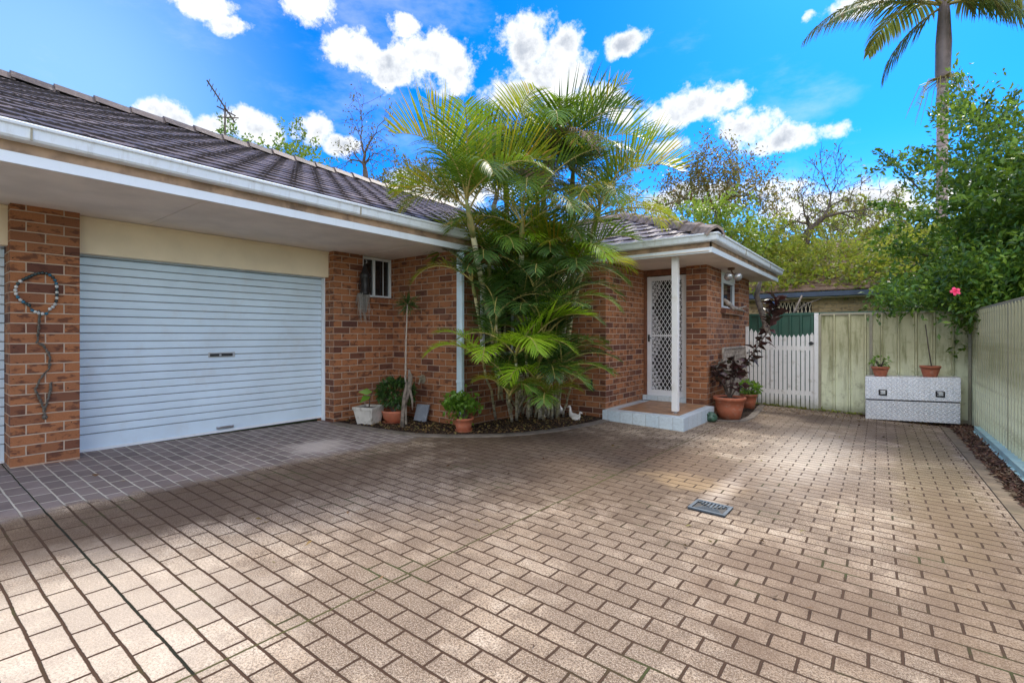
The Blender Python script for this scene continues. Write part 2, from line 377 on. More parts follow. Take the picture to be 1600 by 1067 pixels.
class MB:
    def __init__(s): s.v = []; s.f = []; s.smooth_from = None
    def add(s, vs, fs):
        k = len(s.v); s.v += [tuple(p) for p in vs]; s.f += [tuple(i + k for i in f) for f in fs]; return s
    def box(s, x0, x1, y0, y1, z0, z1):
        vs = [(x0, y0, z0), (x1, y0, z0), (x1, y1, z0), (x0, y1, z0), (x0, y0, z1), (x1, y0, z1), (x1, y1, z1), (x0, y1, z1)]
        return s.add(vs, [(3, 2, 1, 0), (4, 5, 6, 7), (0, 1, 5, 4), (1, 2, 6, 5), (2, 3, 7, 6), (3, 0, 4, 7)])
    def obox(s, c, ax, ay, az):
        """oriented box: centre and three half axis vectors"""
        c, ax, ay, az = map(Vector, (c, ax, ay, az))
        vs = [c + ax * i + ay * j + az * k for k in (-1, 1) for (i, j) in ((-1, -1), (1, -1), (1, 1), (-1, 1))]
        return s.add(vs, [(3, 2, 1, 0), (4, 5, 6, 7), (0, 1, 5, 4), (1, 2, 6, 5), (2, 3, 7, 6), (3, 0, 4, 7)])
    def bar(s, a, b, w, d=None, up=(0, 0, 1)):
        a, b = Vector(a), Vector(b); d = d or w; t = (b - a); L = t.length; t.normalize()
        u = Vector(up)
        if abs(t.dot(u)) > .95: u = Vector((1, 0, 0))
        sd = t.cross(u).normalized(); uu = sd.cross(t).normalized()
        return s.obox((a + b) / 2, t * L / 2, sd * w / 2, uu * d / 2)
    def tube(s, pts, rad, n=8, cap=True):
        pts = [Vector(p) for p in pts]
        if not hasattr(rad, '__len__'): rad = [rad] * len(pts)
        k = len(s.v); prev = None
        for i, p in enumerate(pts):
            t = (pts[min(i + 1, len(pts) - 1)] - pts[max(i - 1, 0)]).normalized()
            if prev is None:
                prev = Vector((1, 0, 0)) if abs(t.x) < .8 else Vector((0, 1, 0))
            u = (prev - t * prev.dot(t)).normalized(); w = t.cross(u); prev = u
            for j in range(n):
                a = 2 * math.pi * j / n
                s.v.append(tuple(p + (u * math.cos(a) + w * math.sin(a)) * rad[i]))
        for i in range(len(pts) - 1):
            for j in range(n):
                a, b = k + i * n + j, k + i * n + (j + 1) % n
                s.f.append((a, b, b + n, a + n))
        if cap:
            s.f.append(tuple(k + j for j in range(n))[::-1]); s.f.append(tuple(k + (len(pts) - 1) * n + j for j in range(n)))
        return s
    def lathe(s, c, prof, n=28, sx=1, sy=1):
        k = len(s.v); m = len(prof)
        for r, z in prof:
            for j in range(n):
                a = 2 * math.pi * j / n
                s.v.append((c[0] + r * sx * math.cos(a), c[1] + r * sy * math.sin(a), c[2] + z))
        for i in range(m - 1):
            for j in range(n):
                a, b = k + i * n + j, k + i * n + (j + 1) % n
                s.f.append((a, b, b + n, a + n))
        return s
    def ball(s, c, r, n=10, m=6, sx=1, sy=1, sz=1):
        k = len(s.v)
        for i in range(m + 1):
            th = math.pi * i / m
            for j in range(n):
                a = 2 * math.pi * j / n
                s.v.append((c[0] + r * sx * math.sin(th) * math.cos(a), c[1] + r * sy * math.sin(th) * math.sin(a), c[2] + r * sz * math.cos(th)))
        for i in range(m):
            for j in range(n):
                a, b = k + i * n + j, k + i * n + (j + 1) % n
                s.f.append((a, a + n, b + n, b))
        return s
    def prism(s, poly, axis, a, b):
        """extrude a 2D polygon along axis 'x','y' or 'z' from a to b"""
        def P(p, h): return {'x': (h, p[0], p[1]), 'y': (p[0], h, p[1]), 'z': (p[0], p[1], h)}[axis]
        n = len(poly); vs = [P(p, a) for p in poly] + [P(p, b) for p in poly]
        fs = [(i, (i + 1) % n, (i + 1) % n + n, i + n) for i in range(n)] + [tuple(range(n))[::-1], tuple(range(n, 2 * n))]
        return s.add(vs, fs)
    def build(s, name, mat, parent=None, smooth=False, bevel=0, fixn=True):
        me = bpy.data.meshes.new(name)
        off = Vector((0, 0, 0)); q = parent
        while q is not None: off += q.location; q = q.parent
        me.from_pydata([tuple(Vector(p) - off) for p in s.v], [], s.f)
        if fixn:
            import bmesh
            bm = bmesh.new(); bm.from_mesh(me); bmesh.ops.recalc_face_normals(bm, faces=bm.faces); bm.to_mesh(me); bm.free()
        me.update()
        uvl = me.uv_layers.new(name='UVMap'); co = s.v
        dat = []
        for p in me.polygons:
            nx, ny, nz = map(abs, p.normal)
            for vi in p.vertices:
                x, y, z = co[vi]
                if nz > .8: dat += [x, y]
                elif nx > ny: dat += [y, z]
                else: dat += [x, z]
        uvl.data.foreach_set('uv', dat)
        if isinstance(mat, str): me.materials.append(M[mat])
        if smooth: me.shade_smooth()
        o = bpy.data.objects.new(name, me); C.objects.link(o); o.parent = parent
        if bevel:
            b = o.modifiers.new('Bevel', 'BEVEL'); b.width = bevel; b.segments = 2; b.limit_method = 'ANGLE'; b.angle_limit = R(40)
            b.harden_normals = False
        return o
def np_mesh(name, V, F, mat, parent=None, smooth=False):
    off = Vector((0, 0, 0)); q = parent
    while q is not None: off += q.location; q = q.parent
    me = bpy.data.meshes.new(name); V = np.asarray(V, float) - np.array(off)
    F = np.asarray(F, int); k = F.shape[1]
    me.vertices.add(len(V)); me.vertices.foreach_set('co', V.ravel())
    me.loops.add(F.size); me.loops.foreach_set('vertex_index', F.ravel())
    me.polygons.add(len(F)); me.polygons.foreach_set('loop_start', np.arange(len(F)) * k)
    me.update(calc_edges=True); me.validate()
    me.materials.append(M[mat])
    if smooth: me.shade_smooth()
    o = bpy.data.objects.new(name, me); C.objects.link(o); o.parent = parent
    return o
def norm(a): return a / (np.linalg.norm(a, axis=1, keepdims=True) + 1e-9)
def leaf_geo(P, D, L, W, rng, fold=.25, curl=.15):
    """leaf blades: base P, direction D, length L, width W -> vertices and quads (two per leaf)"""
    n = len(P); D = norm(D)
    U = rng.normal(size=(n, 3)); U[:, 2] += 1.2
    S = norm(np.cross(D, U)); N = norm(np.cross(S, D))
    L = np.broadcast_to(np.asarray(L, float).reshape(-1, 1), (n, 1)); W = np.broadcast_to(np.asarray(W, float).reshape(-1, 1), (n, 1))
    mid = P + D * L * .5
    tip = P + D * L - N * L * curl
    a = mid + S * W * .5 + N * W * fold; b = mid - S * W * .5 + N * W * fold
    m2 = mid
    V = np.stack([P, a, tip, b, m2], 1).reshape(-1, 3)
    k = np.arange(n)[:, None] * 5
    F = np.concatenate([k + np.array([[0, 4, 1, 1]])[:, :3], k + np.array([[4, 2, 1]]), k + np.array([[0, 3, 4]]), k + np.array([[4, 3, 2]])])
    return V, F
def leaves(name, P, D, L, W, mat, parent, rng, **kw):
    V, F = leaf_geo(P, D, L, W, rng, **kw)
    return np_mesh(name, V, F, mat, parent)

# ------------------------------------------------------------------ ground and paving
def grid_sheet(name, x0, x1, y0, y1, nx, ny, zf, mat, kind='structure'):
    xs = np.linspace(x0, x1, nx); ys = np.linspace(y0, y1, ny)
    V = [(x, y, zf(x, y)) for y in ys for x in xs]
    F = [(j * nx + i, j * nx + i + 1, (j + 1) * nx + i + 1, (j + 1) * nx + i) for j in range(ny - 1) for i in range(nx - 1)]
    m = MB(); m.v = V; m.f = F
    return tag(m.build(name, mat, None), kind=kind)
def ground_z(x, y):
    d = max(0, abs(x + 2) - 12, abs(y - 4) - 14)
    return zg(x, y) - .03 + 0 * d
m = MB()
xs = [-600, -120, -30, -5.9, 3, 14, 40, 120, 600]; ys = [-600, -120, -30, -3, 12, 20, 40, 120, 600]
m.v = [(x, y, zg(x, y) - .03) for y in ys for x in xs]
nx = len(xs); m.f = [(j * nx + i, j * nx + i + 1, (j + 1) * nx + i + 1, (j + 1) * nx + i) for j in range(len(ys) - 1) for i in range(nx - 1)]
tag(m.build('ground', 'grass_ground'), kind='structure')
# driveway paving, one sheet
def KX(y): return .695 - .026 * (y - 4.9)      # inner edge of the concrete border
def FX(y): return 1.008 + .0204 * (10.44 - y)   # line of the right fence
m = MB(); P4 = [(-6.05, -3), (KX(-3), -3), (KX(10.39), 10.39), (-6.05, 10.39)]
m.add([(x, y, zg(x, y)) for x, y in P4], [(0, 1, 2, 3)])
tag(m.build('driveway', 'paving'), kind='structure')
# concrete border down the right side
m = MB(); n = 26
for k in range(n):
    ya, yb = -3 + 13.3 * k / n, -3 + 13.3 * (k + 1) / n - .006
    m.add([(x, y, zg(x, y) + .006 - e) for e in (0, .05) for x, y in ((KX(ya) + .006, ya), (KX(ya) + .125, ya), (KX(yb) + .125, yb), (KX(yb) + .006, yb))],
          [(0, 1, 2, 3), (7, 6, 5, 4), (0, 4, 5, 1), (1, 5, 6, 2), (2, 6, 7, 3), (3, 7, 4, 0)])
tag(m.build('kerb', 'kerb_concrete', bevel=.003), kind='structure')

arc = [(-5.76, 3.62), (-5.5, 3.66), (-5.22, 3.72), (-4.9, 3.78), (-4.58, 3.87), (-4.35, 3.99), (-4.18, 4.12), (-3.97, 4.35), (-3.78, 4.6), (-3.63, 4.9), (-3.5, 5.28), (-3.43, 5.75), (-3.385, 6.1), (-3.37, 6.47)]
def strip(name, pts, w, h, mat, side=1):
    m = MB(); L = []; Rr = []
    for i, p in enumerate(pts):
        a = pts[max(0, i - 1)]; b = pts[min(len(pts) - 1, i + 1)]
        tx, ty = b[0] - a[0], b[1] - a[1]; q = math.hypot(tx, ty); nx_, ny_ = ty / q, -tx / q
        L.append(p); Rr.append((p[0] + nx_ * w * side, p[1] + ny_ * w * side))
    k = len(pts)
    vs = [(x, y, zg(x, y) + h) for x, y in L] + [(x, y, zg(x, y) + h) for x, y in Rr] + [(x, y, zg(x, y) - .03) for x, y in L] + [(x, y, zg(x, y) - .03) for x, y in Rr]
    fs = []
    for i in range(k - 1):
        fs += [(i, i + 1, k + i + 1, k + i), (i, 2 * k + i, 2 * k + i + 1, i + 1), (k + i, k + i + 1, 3 * k + i + 1, 3 * k + i)]
    m.add(vs, fs); return m.build(name, mat)
simple('edging', (.20, .17, .14), .9, 0, .3, 9, .002, dirt=(.09, .08, .055), dscale=4)
tag(strip('kerb', arc, .12, .012, 'edging'), kind='structure')
arc2 = [(-2.17, 7.78), (-1.98, 7.88), (-1.86, 8.05), (-1.84, 8.5), (-1.9, 9.2), (-1.98, 9.9), (-2.02, 10.35)]
tag(strip('kerb', arc2, .10, .012, 'edging'), kind='structure')
def bed(name, poly, mat, h=.012, seed=1, lump=.02):
    """mulched bed: a fan-filled outline subdivided and roughened"""
    import bmesh
    bm = bmesh.new(); vs = [bm.verts.new((x, y, 0)) for x, y in poly]; bm.faces.new(vs)
    bmesh.ops.triangulate(bm, faces=bm.faces)
    for _ in range(4): bmesh.ops.subdivide_edges(bm, edges=[e for e in bm.edges if e.calc_length() > .09], cuts=1, use_grid_fill=False); bmesh.ops.triangulate(bm, faces=bm.faces)
    rg = random.Random(seed)
    for v in bm.verts:
        v.co.z = zg(v.co.x, v.co.y) + h + (0 if v.is_boundary else rg.random() * lump)
    m = MB(); bm.verts.ensure_lookup_table()
    m.v = [tuple(v.co) for v in bm.verts]; m.f = [tuple(v.index for v in f.verts) for f in bm.faces]; bm.free()
    return tag(m.build(name, mat, fixn=True), kind='structure')
bed('garden_bed', arc + [(-3.38, 6.6), (-4.4, 6.6), (-4.4, 4.6), (-5.8, 4.6)], 'mulch_dark', .008, 2)
bed('garden_bed', arc2 + [(-2.3, 10.4), (-2.31, 7.9)], 'mulch_dark', .008, 3)
bed('garden_bed', [(KX(-3) + .127, -3), (FX(-3), -3), (FX(10.4), 10.4), (KX(10.4) + .127, 10.4)], 'mulch_red', .006, 4, .03)
bed('garden_bed', [(-.45, 10.18), (.10, 10.12), (.58, 9.95), (KX(9.8) + .125, 9.8), (KX(10.4) + .125, 10.4), (-.45, 10.4)], 'mulch_red', .006, 5, .02)

def scatter(name, label, n, area, rng, size, mat, dz=.015):
    P = []
    while len(P) < n:
        x = rng.uniform(area[0], area[1]); y = rng.uniform(area[2], area[3])
        if area[4](x, y): P.append((x, y, zg(x, y) + dz + rng.uniform(0, .02)))
    P = np.array(P); D = rng.normal(size=(n, 3)); D[:, 2] *= .25
    o = leaves(name, P, D, rng.uniform(size * .6, size * 1.4, n), rng.uniform(size * .2, size * .6, n), mat, None, rng)
    return tag(o, kind='stuff')
def in_arc(x, y):
    if x < -5.7 or x > -3.42: return False
    for a, b in zip(arc, arc[1:]):
        if a[0] <= x <= b[0]:
            ye = a[1] + (b[1] - a[1]) * (x - a[0]) / (b[0] - a[0]); return y > ye + .02 and (y < 4.5 or x > -4.35)
    return False
rng = np.random.default_rng(5)
scatter('bark_chips', '', 2600, (-5.7, -3.4, 3.7, 6.5, in_arc), rng, .035, 'litter', .012)
scatter('leaf_litter', '', 5200, (.62, .93, 2, 10.3, lambda x, y: x > KX(y) + .13), rng, .05, 'litter_red', .01)
scatter('leaf_litter', '', 260, (-.3, .9, 9.95, 10.38, lambda x, y: True), rng, .05, 'litter', .01)
scatter('leaf_litter', '', 320, (-2.0, .56, 9.2, 10.35, lambda x, y: rng.random() < (y - 9.1) * .8), rng, .035, 'litter', .004)
scatter('fallen_leaves', '', 90, (-5.2, .5, .8, 10, lambda x, y: True), rng, .04, 'litter', .004)
scatter('moss_tufts', '', 320, (-2.3, -.4, 10.3, 10.42, lambda x, y: True), rng, .06, 'leaf_hill', .01)

# ------------------------------------------------------------------ THE HOUSE
ZS = 2.34      # soffit height
XG, XD = -5.78, -6.06      # garage wall face, roller door face
XW, XP = -3.38, -2.3       # alcove side wall, side wall
house = empty('brick_house', (-5, 5, 0), 'single storey brown brick house with white gutters, dark tiled roof and roller garage door', 'house')
def wall(name='wall', **k): return None
m = MB()
def wb(x0, x1, y0, y1, z0=-.35, z1=ZS): m.box(x0, x1, y0, y1, z0, z1)
wb(-6.18, XG, .626, 1.066)                     # pier between the garage doors
wb(-6.18, XG, 3.60, 4.045)                      # pier right of door (up to window)
wb(-6.18, XG, 4.045, 4.56, -.35, 1.70)           # below the small window
wb(-6.18, -4.42, 4.56, 4.78)                    # cross wall facing the drive
wb(-4.62, -4.42, 4.78, 6.60)                    # wall of the planted recess
wb(-4.42, XW, 6.60, 6.82)                       # wall behind palms
wb(XW - .2, XW, 6.82, 8.02)                     # alcove side
wb(XW - .2, -2.64, 8.04, 8.2, 2.25, ZS)       # over entry door
wb(-2.62, XP, 7.90, 8.12)                       # pier right of entry
wb(XP - .22, XP, 8.12, 8.72)
wb(XP - .22, XP, 8.72, 9.9, -.35, 1.66)
wb(XP - .22, XP, 9.9, 10.75)
wb(-9.5, XP - .22, 10.53, 10.75)                # back return
wb(-6.18, XG, -2.6, -2.16)                      # next pier
wb(-12.5, -12.3, -4, 14); wb(-12.3, -6.2, 13.8, 14); 
m.build('wall', 'brick', house)
# entry: dark brown timber surround
m = MB(); m.box(XW + .002, XW + .05, 8.0, 8.1, .12, ZS - .002); m.box(XW + .05, -2.62, 8.01, 8.035, 2.24, ZS - .002); m.box(-2.645, -2.622, 8.0, 8.1, .2, 2.24)
m.build('door_surround', 'timber_brown', house)
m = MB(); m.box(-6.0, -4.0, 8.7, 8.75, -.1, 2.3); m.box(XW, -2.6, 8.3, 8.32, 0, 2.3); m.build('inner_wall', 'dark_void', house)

# lintel boards over garage doors
m = MB(); m.box(-6.0, -5.90, 1.067, 3.599, 2.0, ZS - .002); m.box(-6.0, -5.90, -2.158, .625, 2.0, ZS - .002)
lb = m.build('lintel_board', 'lintel_paint', house)
m = MB(); m.box(-5.899, -5.885, 1.067, 3.599, ZS - .03, ZS - .004); m.box(-5.899, -5.885, -2.158, .625, ZS - .03, ZS - .004); m.build('cornice_strip', 'lintel_paint', lb)
# soffits
m = MB()
m.box(-6.6, -4.37, -3.2, 6.62, ZS, ZS + .012)
m.box(-4.37, -1.9, 6.62, 11.2, ZS, ZS + .012)
so = m.build('soffit', 'soffit', house)
for y in (-.8, 1.6, 4.0):
    m = MB(); m.box(-6.1, -4.4, y - .012, y + .012, ZS - .004, ZS - .0005); m.build('joint_strip', 'soffit', so)
# fascia: timber board, with a white strip at its foot and a gutter in front of its head
def eave_run(pts, nrm):
    """pts: two plan points of the fascia line, nrm outward unit normal"""
    (x0, y0), (x1, y1) = pts
    def slab(o0, o1, z0, z1):
        a = [(x0 + nrm[0] * o0, y0 + nrm[1] * o0), (x1 + nrm[0] * o0, y1 + nrm[1] * o0), (x1 + nrm[0] * o1, y1 + nrm[1] * o1), (x0 + nrm[0] * o1, y0 + nrm[1] * o1)]
        return a, z0, z1
    return slab
fas = MB(); strp = MB(); gut = MB()
def run_x(xf, ya, yb):      # eave along Y with outward +X
    fas.box(xf - .02, xf, ya, yb, ZS + .013, ZS + .21)
    strp.box(xf + .001, xf + .016, ya, yb, ZS - .018, ZS + .052)
    prof = [(xf + .002, 2.462), (xf + .085, 2.462), (xf + .097, 2.475), (xf + .105, 2.535), (xf + .122, 2.54), (xf + .126, 2.555), (xf + .118, 2.564), (xf + .100, 2.56), (xf + .092, 2.545), (xf + .082, 2.48), (xf + .002, 2.475)]
    return prof
A0, A1 = -3.2, 6.62
prof = run_x(-4.36, A0, A1 - .0)
def gut_y(prof, xf, ya, yb, mitre_a=0, mitre_b=0):
    n = len(prof); vs = [(p[0], ya + mitre_a * (p[0] - xf), p[1]) for p in prof] + [(p[0], yb + mitre_b * (p[0] - xf), p[1]) for p in prof]
    gut.add(vs, [(i, (i + 1) % n, (i + 1) % n + n, i + n) for i in range(n)] + [tuple(range(n))[::-1], tuple(range(n, 2 * n))])
gut_y(prof, -4.36, A0, A1, 0, -1)
XF2, YF2, YE2 = -1.88, 6.66, 11.3
prof2 = run_x(XF2, YF2, YE2)
gut_y(prof2, XF2, YF2, YE2, -1, 0)
# front run of the porch, outward -Y
fas.box(-4.36, XF2, YF2, YF2 + .02, ZS + .013, ZS + .21)
strp.box(-4.34, XF2 + .016, YF2 - .016, YF2 - .001, ZS - .018, ZS + .052)
pf = [(p[0] - XF2, p[1]) for p in prof2]; n = len(pf)
vs = [(-4.36 + p[0], YF2 - p[0], p[1]) for p in pf] + [(XF2 + p[0], YF2 - p[0], p[1]) for p in pf]
gut.add(vs, [(i, (i + 1) % n, (i + 1) % n + n, i + n) for i in range(n)] + [tuple(range(n))[::-1], tuple(range(n, 2 * n))])
fo = fas.build('fascia', 'fascia_timber', house); strp.build('fascia_strip', 'trim_white', fo)
go = gut.build('gutter', 'gutter_paint', house)
for y in (.55, 2.95, 5.0):
    m = MB(); m.box(-4.262, -4.25, y, y + .010, 2.463, 2.545); m.build('gutter_joint', 'rail_metal', go)
for y in (8.1, 10.0):
    m = MB(); m.box(XF2 + .098, XF2 + .11, y, y + .010, 2.463, 2.545); m.build('gutter_joint', 'rail_metal', go)
# downpipe at the recess corner
m = MB(); m.box(-4.425, -4.335, 4.50, 4.558, .02, 2.30); m.box(-4.43, -4.33, 4.494, 4.557, .62, .66); m.build('downpipe', 'downpipe_blue', house, bevel=.01)

# roof tiles ------------------------------------------------------
PITCH = .4235
def tiled(name, parent, eave_pt, along, up, length, run, mat='roof_tile', clip=(), seed=1, course=.30, tw=.30):
    """one slope of lapped tiles: eave_pt start, along unit dir (plan), up unit dir (plan, into roof), pitch PITCH"""
    rg = random.Random(seed); sl = math.sqrt(1 + PITCH ** 2)
    A = Vector((along[0], along[1], 0)); U = Vector((up[0], up[1], PITCH)) / sl; N = A.cross(U); 
    if N.z < 0: N = -N
    E0 = Vector(eave_pt); V = []; F = []
    nc = int(run * sl / course) + 1; nt = int(length / tw) + 1
    sect = [(0, .004), (.022, .010), (.045, .003), (.15, .0), (.255, .003), (.278, .010), (.299, .004)]
    for c in range(nc):
        for k in range(nt):
            u0 = c * course - .01; u1 = (c + 1) * course + .03
            ox = (k + (.5 if c % 2 else 0)) * tw - tw * .5; j = rg.uniform(-.003, .003); jz = rg.uniform(-.003, .003)
            def P(a, u, h): return E0 + A * (ox + a) + U * (u + j) + N * (h * .85 + jz)
            b = len(V); q = len(sect)
            for a, h in sect:
                V += [P(a, u0 - .002, h - .004), P(a, u0, h + .021), P(a, u1, h)]
            for i in range(q - 1):
                x = b + 3 * i
                F += [(x, x + 3, x + 4, x + 1), (x + 1, x + 4, x + 5, x + 2)]
            # nose along the leading edge: dark copy of the tile, shade painted in
    m = MB(); m.v = [tuple(p) for p in V]; m.f = F
    import bmesh
    me = bpy.data.meshes.new('tmp'); me.from_pydata(m.v, [], m.f); bm = bmesh.new(); bm.from_mesh(me)
    for co, no in clip:
        bmesh.ops.bisect_plane(bm, geom=bm.verts[:] + bm.edges[:] + bm.faces[:], plane_co=co, plane_no=no, clear_outer=True)
    bm.verts.index_update(); bm.verts.ensure_lookup_table()
    m = MB(); m.v = [tuple(v.co) for v in bm.verts]; m.f = [tuple(v.index for v in f.verts) for f in bm.faces]; bm.free(); bpy.data.meshes.remove(me)
    o = m.build(name, mat, parent, fixn=False); o.data.materials.append(M['tile_nose' if mat == 'roof_tile' else mat])
    for p in o.data.polygons:
        if abs(Vector(p.normal).dot(N)) < .5: p.material_index = 1
    return o
ZE = 2.545
XE, XR = -4.30, -9.0; ZR = ZE + PITCH * (XE - XR)
YR = 9.3                                   # far end of the main ridge
YEND = YR + (XE - XR)                       # far eave
s2 = math.sqrt(.5)
roof = tiled('roof', house, (XE, -3.3, ZE), (0, 1), (-1, 0), YEND + 3.3, XE - XR, clip=[
    ((XR, 0, 0), (-1, 0, 0)), ((XE, YEND, 0), (-s2, s2, 0)), ((XE, -3.25, 0), (0, -1, 0)),
    ], seed=3)
# porch wing: front slope rises toward +Y from the eave at YF2
YW0, YW1 = YF2 - .06, 11.25; XWE = XF2 + .06; half = (YW1 - YW0) / 2; YM = YW0 + half; ZM = ZE + PITCH * half; XA = XWE - half
tiled('roof', house, (-8.2, YW0, ZE), (1, 0), (0, 1), XWE + 8.2, half, clip=[
    ((0, YM, 0), (0, 1, 0)), ((XWE, YW0, 0), (s2, s2, 0)), ((XE, YW0, 0), (-s2, -s2, 0))], seed=5)
tiled('roof', house, (XWE, YW0, ZE), (0, 1), (-1, 0), YW1 - YW0, half, clip=[
    ((XWE, YW0, 0), (-s2, -s2, 0)), ((XWE, YW1, 0), (-s2, s2, 0)), ((XA, 0, 0), (-1, 0, 0))], seed=6)
# back slopes and closing planes under the tiles
m = MB()
m.add([(XR, -3.2, ZR - .02), (XR, YR, ZR - .02), (-13.7, YEND, ZE), (-13.7, -3.2, ZE)], [(0, 1, 2, 3)])
m.add([(XR, YR, ZR - .02), (XE, YEND, ZE - .02), (-13.7, YEND, ZE - .02)], [(0, 1, 2)])
m.add([(XA, YM, ZM - .02), (XWE, YW1, ZE - .02), (-8, YW1, ZE - .02), (-8, YM, ZM - .02)], [(0, 1, 2, 3)])
m.add([(XE, -3.2, ZE - .035), (XE, YEND, ZE - .035), (XR, YEND, ZR - .035), (XR, -3.2, ZR - .035)], [(0, 1, 2, 3)])
m.add([(XWE, YW0, ZE - .035), (XA, YM, ZM - .035), (-8, YM, ZM - .035), (-8, YW0, ZE - .035)], [(0, 1, 2, 3)])
m.add([(XWE, YW0, ZE - .035), (XWE, YW1, ZE - .035), (XA, YM, ZM - .035)], [(0, 1, 2)])
m.build('roof_deck', 'roof_tile', house, fixn=False)
def caps(parent, a, b, L=.42, w=.125, mat='ridge_tile', seed=1):
    rg = random.Random(seed); a, b = Vector(a), Vector(b); t = (b - a); n = max(1, int(t.length / L)); t.normalize()
    sd = t.cross(Vector((0, 0, 1))).normalized(); up = sd.cross(t)
    m = MB()
    for k in range(n):
        p0 = a + t * (L * k - .03); p1 = a + t * (L * (k + 1) + .01); h0 = .045 + rg.uniform(0, .01); h1 = .02
        pr = [(-1, -.05), (-.55, .04), (0, .075), (.55, .04), (1, -.05)]
        vs = [p0 + sd * w * x * 1.05 + up * (z + h0) for x, z in pr] + [p1 + sd * w * x + up * (z + h1) for x, z in pr] + [p0 + sd * w * x * 1.0 + up * (z + h0 - .035) for x, z in pr]
        fs = [(i, i + 1, i + 6, i + 5) for i in range(4)] + [(i, i + 10, i + 11, i + 1) for i in range(4)]
        m.add(vs, fs)
    return m.build('ridge_caps', mat, parent, fixn=False)
caps(roof, (XR, -3.2, ZR), (XR, YR, ZR), seed=1, mat='roof_tile')
caps(roof, (XE, YEND, ZE), (XR, YR, ZR), seed=2)
caps(roof, (XWE, YW0, ZE), (XA, YM, ZM), seed=3)
caps(roof, (XA, YM, ZM), (-6.9, YM, ZM), seed=4)
for o in [x for x in house.children if x.name.startswith('roof')]:
    pass

# roller doors ------------------------------------------------------
def roller(y0, y1, base, handle=True):
    m = MB(); z = base + .004; pitch = .0805; n = 0
    prof = [(XD, base + .004), (XD, base + .165)]
    z = base + .165
    while z < 2.06:
        prof += [(XD - .020, z + .0005), (XD - .020, z + .0075), (XD - .001, z + .0085), (XD + .002, z + .016), (XD + .002, z + pitch - .008), (XD - .001, z + pitch - .0005)]
        z += pitch
    V = []; k = len(prof)
    for y in (y0, y1): V += [(x, y, zz) for x, zz in prof]
    m.add(V, [(i, i + k, i + k + 1, i + 1) for i in range(k - 1)])
    d = m.build('garage_door', 'door_slats', house, fixn=False); d.data.materials.append(M['slat_groove'])
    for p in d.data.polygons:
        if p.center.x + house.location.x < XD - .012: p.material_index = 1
    m = MB(); m.box(XD - .03, XD + .012, y0, y1, base + .004, base + .03); m.build('bottom_rail', 'trim_white', d)
    if handle:
        yc = (y0 + y1) / 2 + .02; zc = 1.02
        m = MB(); m.box(XD + .004, XD + .012, yc - .14, yc + .14, zc - .035, zc + .022); m.build('lock_plate', 'steel', d, bevel=.003)
        m = MB(); m.box(XD + .010, XD + .026, yc - .125, yc + .11, zc - .022, zc + .01); m.build('handle', 'black_plastic', d, bevel=.003)
        m = MB(); m.box(XD + .027, XD + .034, yc - .035, yc - .015, zc - .018, zc + .004); m.build('lock', 'steel', d)
        m = MB(); m.box(XD + .004, XD + .03, yc - .06, yc + .12, base + .045, base + .075)
        m.box(XD + .03, XD + .04, yc - .05, yc - .03, base + .05, base + .07); m.box(XD + .03, XD + .04, yc + .08, yc + .10, base + .05, base + .07)
        m.build('foot_handle', 'steel', d, bevel=.003)
    return d
roller(1.07, 3.598, .125)
roller(-2.155, .62, .13, False)
for ya, yb in ((1.067, 1.075), (3.585, 3.599)):
    m = MB(); m.box(-6.05, -5.98, ya, yb, .1, 2.0); m.build('door_guide', 'trim_white', house)

# small garage window ------------------------------------------------
def window_x(x, y0, y1, z0, z1, bars, mat='trim_white', fw=.035, inner=True):
    m = MB(); m.box(x, x + .05, y0, y1, z0, z0 + fw); m.box(x, x + .05, y0, y1, z1 - fw, z1)
    m.box(x, x + .05, y0, y0 + fw, z0 + fw, z1 - fw); m.box(x, x + .05, y1 - fw, y1, z0 + fw, z1 - fw)
    for yb in bars: m.box(x + .004, x + .046, yb - fw / 2, yb + fw / 2, z0 + fw, z1 - fw)
    w = m.build('window', mat, house, bevel=.003)
    m = MB(); m.box(x + .012, x + .018, y0 + fw, y1 - fw, z0 + fw, z1 - fw); m.build('pane', 'glass', w)
    return w
w1 = window_x(-5.86, 4.05, 4.555, 1.765, 2.335, [4.26])
m = MB()
for y in (4.41,): m.box(-5.815, -5.807, y - .004, y + .004, 1.80, 2.30)
m.build('window_bars', 'trim_white', w1)
m = MB(); rg = random.Random(4)
y = 4.05
while y < 4.54:
    m.obox((-5.80, y + .036, 1.735), (.085, 0, -.022), (0, .034, 0), (.008, 0, .036)); y += .077
m.build('window_sill', 'brick', house, bevel=.003)
# windows in the planted recess, behind the palms
m = MB()
for za, zb in ((.95, 1.0), (2.15, 2.2)): m.box(-4.418, -4.37, 4.95, 6.3, za, zb)
for ya in (4.95, 5.60, 6.25): m.box(-4.418, -4.372, ya, ya + .045, 1.0, 2.15)
wr = m.build('window', 'trim_white', house); m = MB(); m.box(-4.405, -4.395, 4.995, 6.25, 1.0, 2.15); m.build('pane', 'glass', wr)
# side window over the path
w2 = window_x(-2.42, 8.73, 9.89, 1.71, 2.20, [9.12], 'trim_white', .04)
m = MB(); m.box(-2.44, -2.36, 8.725, 9.895, 2.20, ZS - .002); m.build('head_board', 'trim_white', w2)
m = MB(); y = 8.68
while y < 9.9:
    m.obox((-2.31, y + .036, 1.66), (.10, 0, -.03), (0, .034, 0), (.01, 0, .036)); y += .08
m.build('window_sill', 'brick', house, bevel=.003)

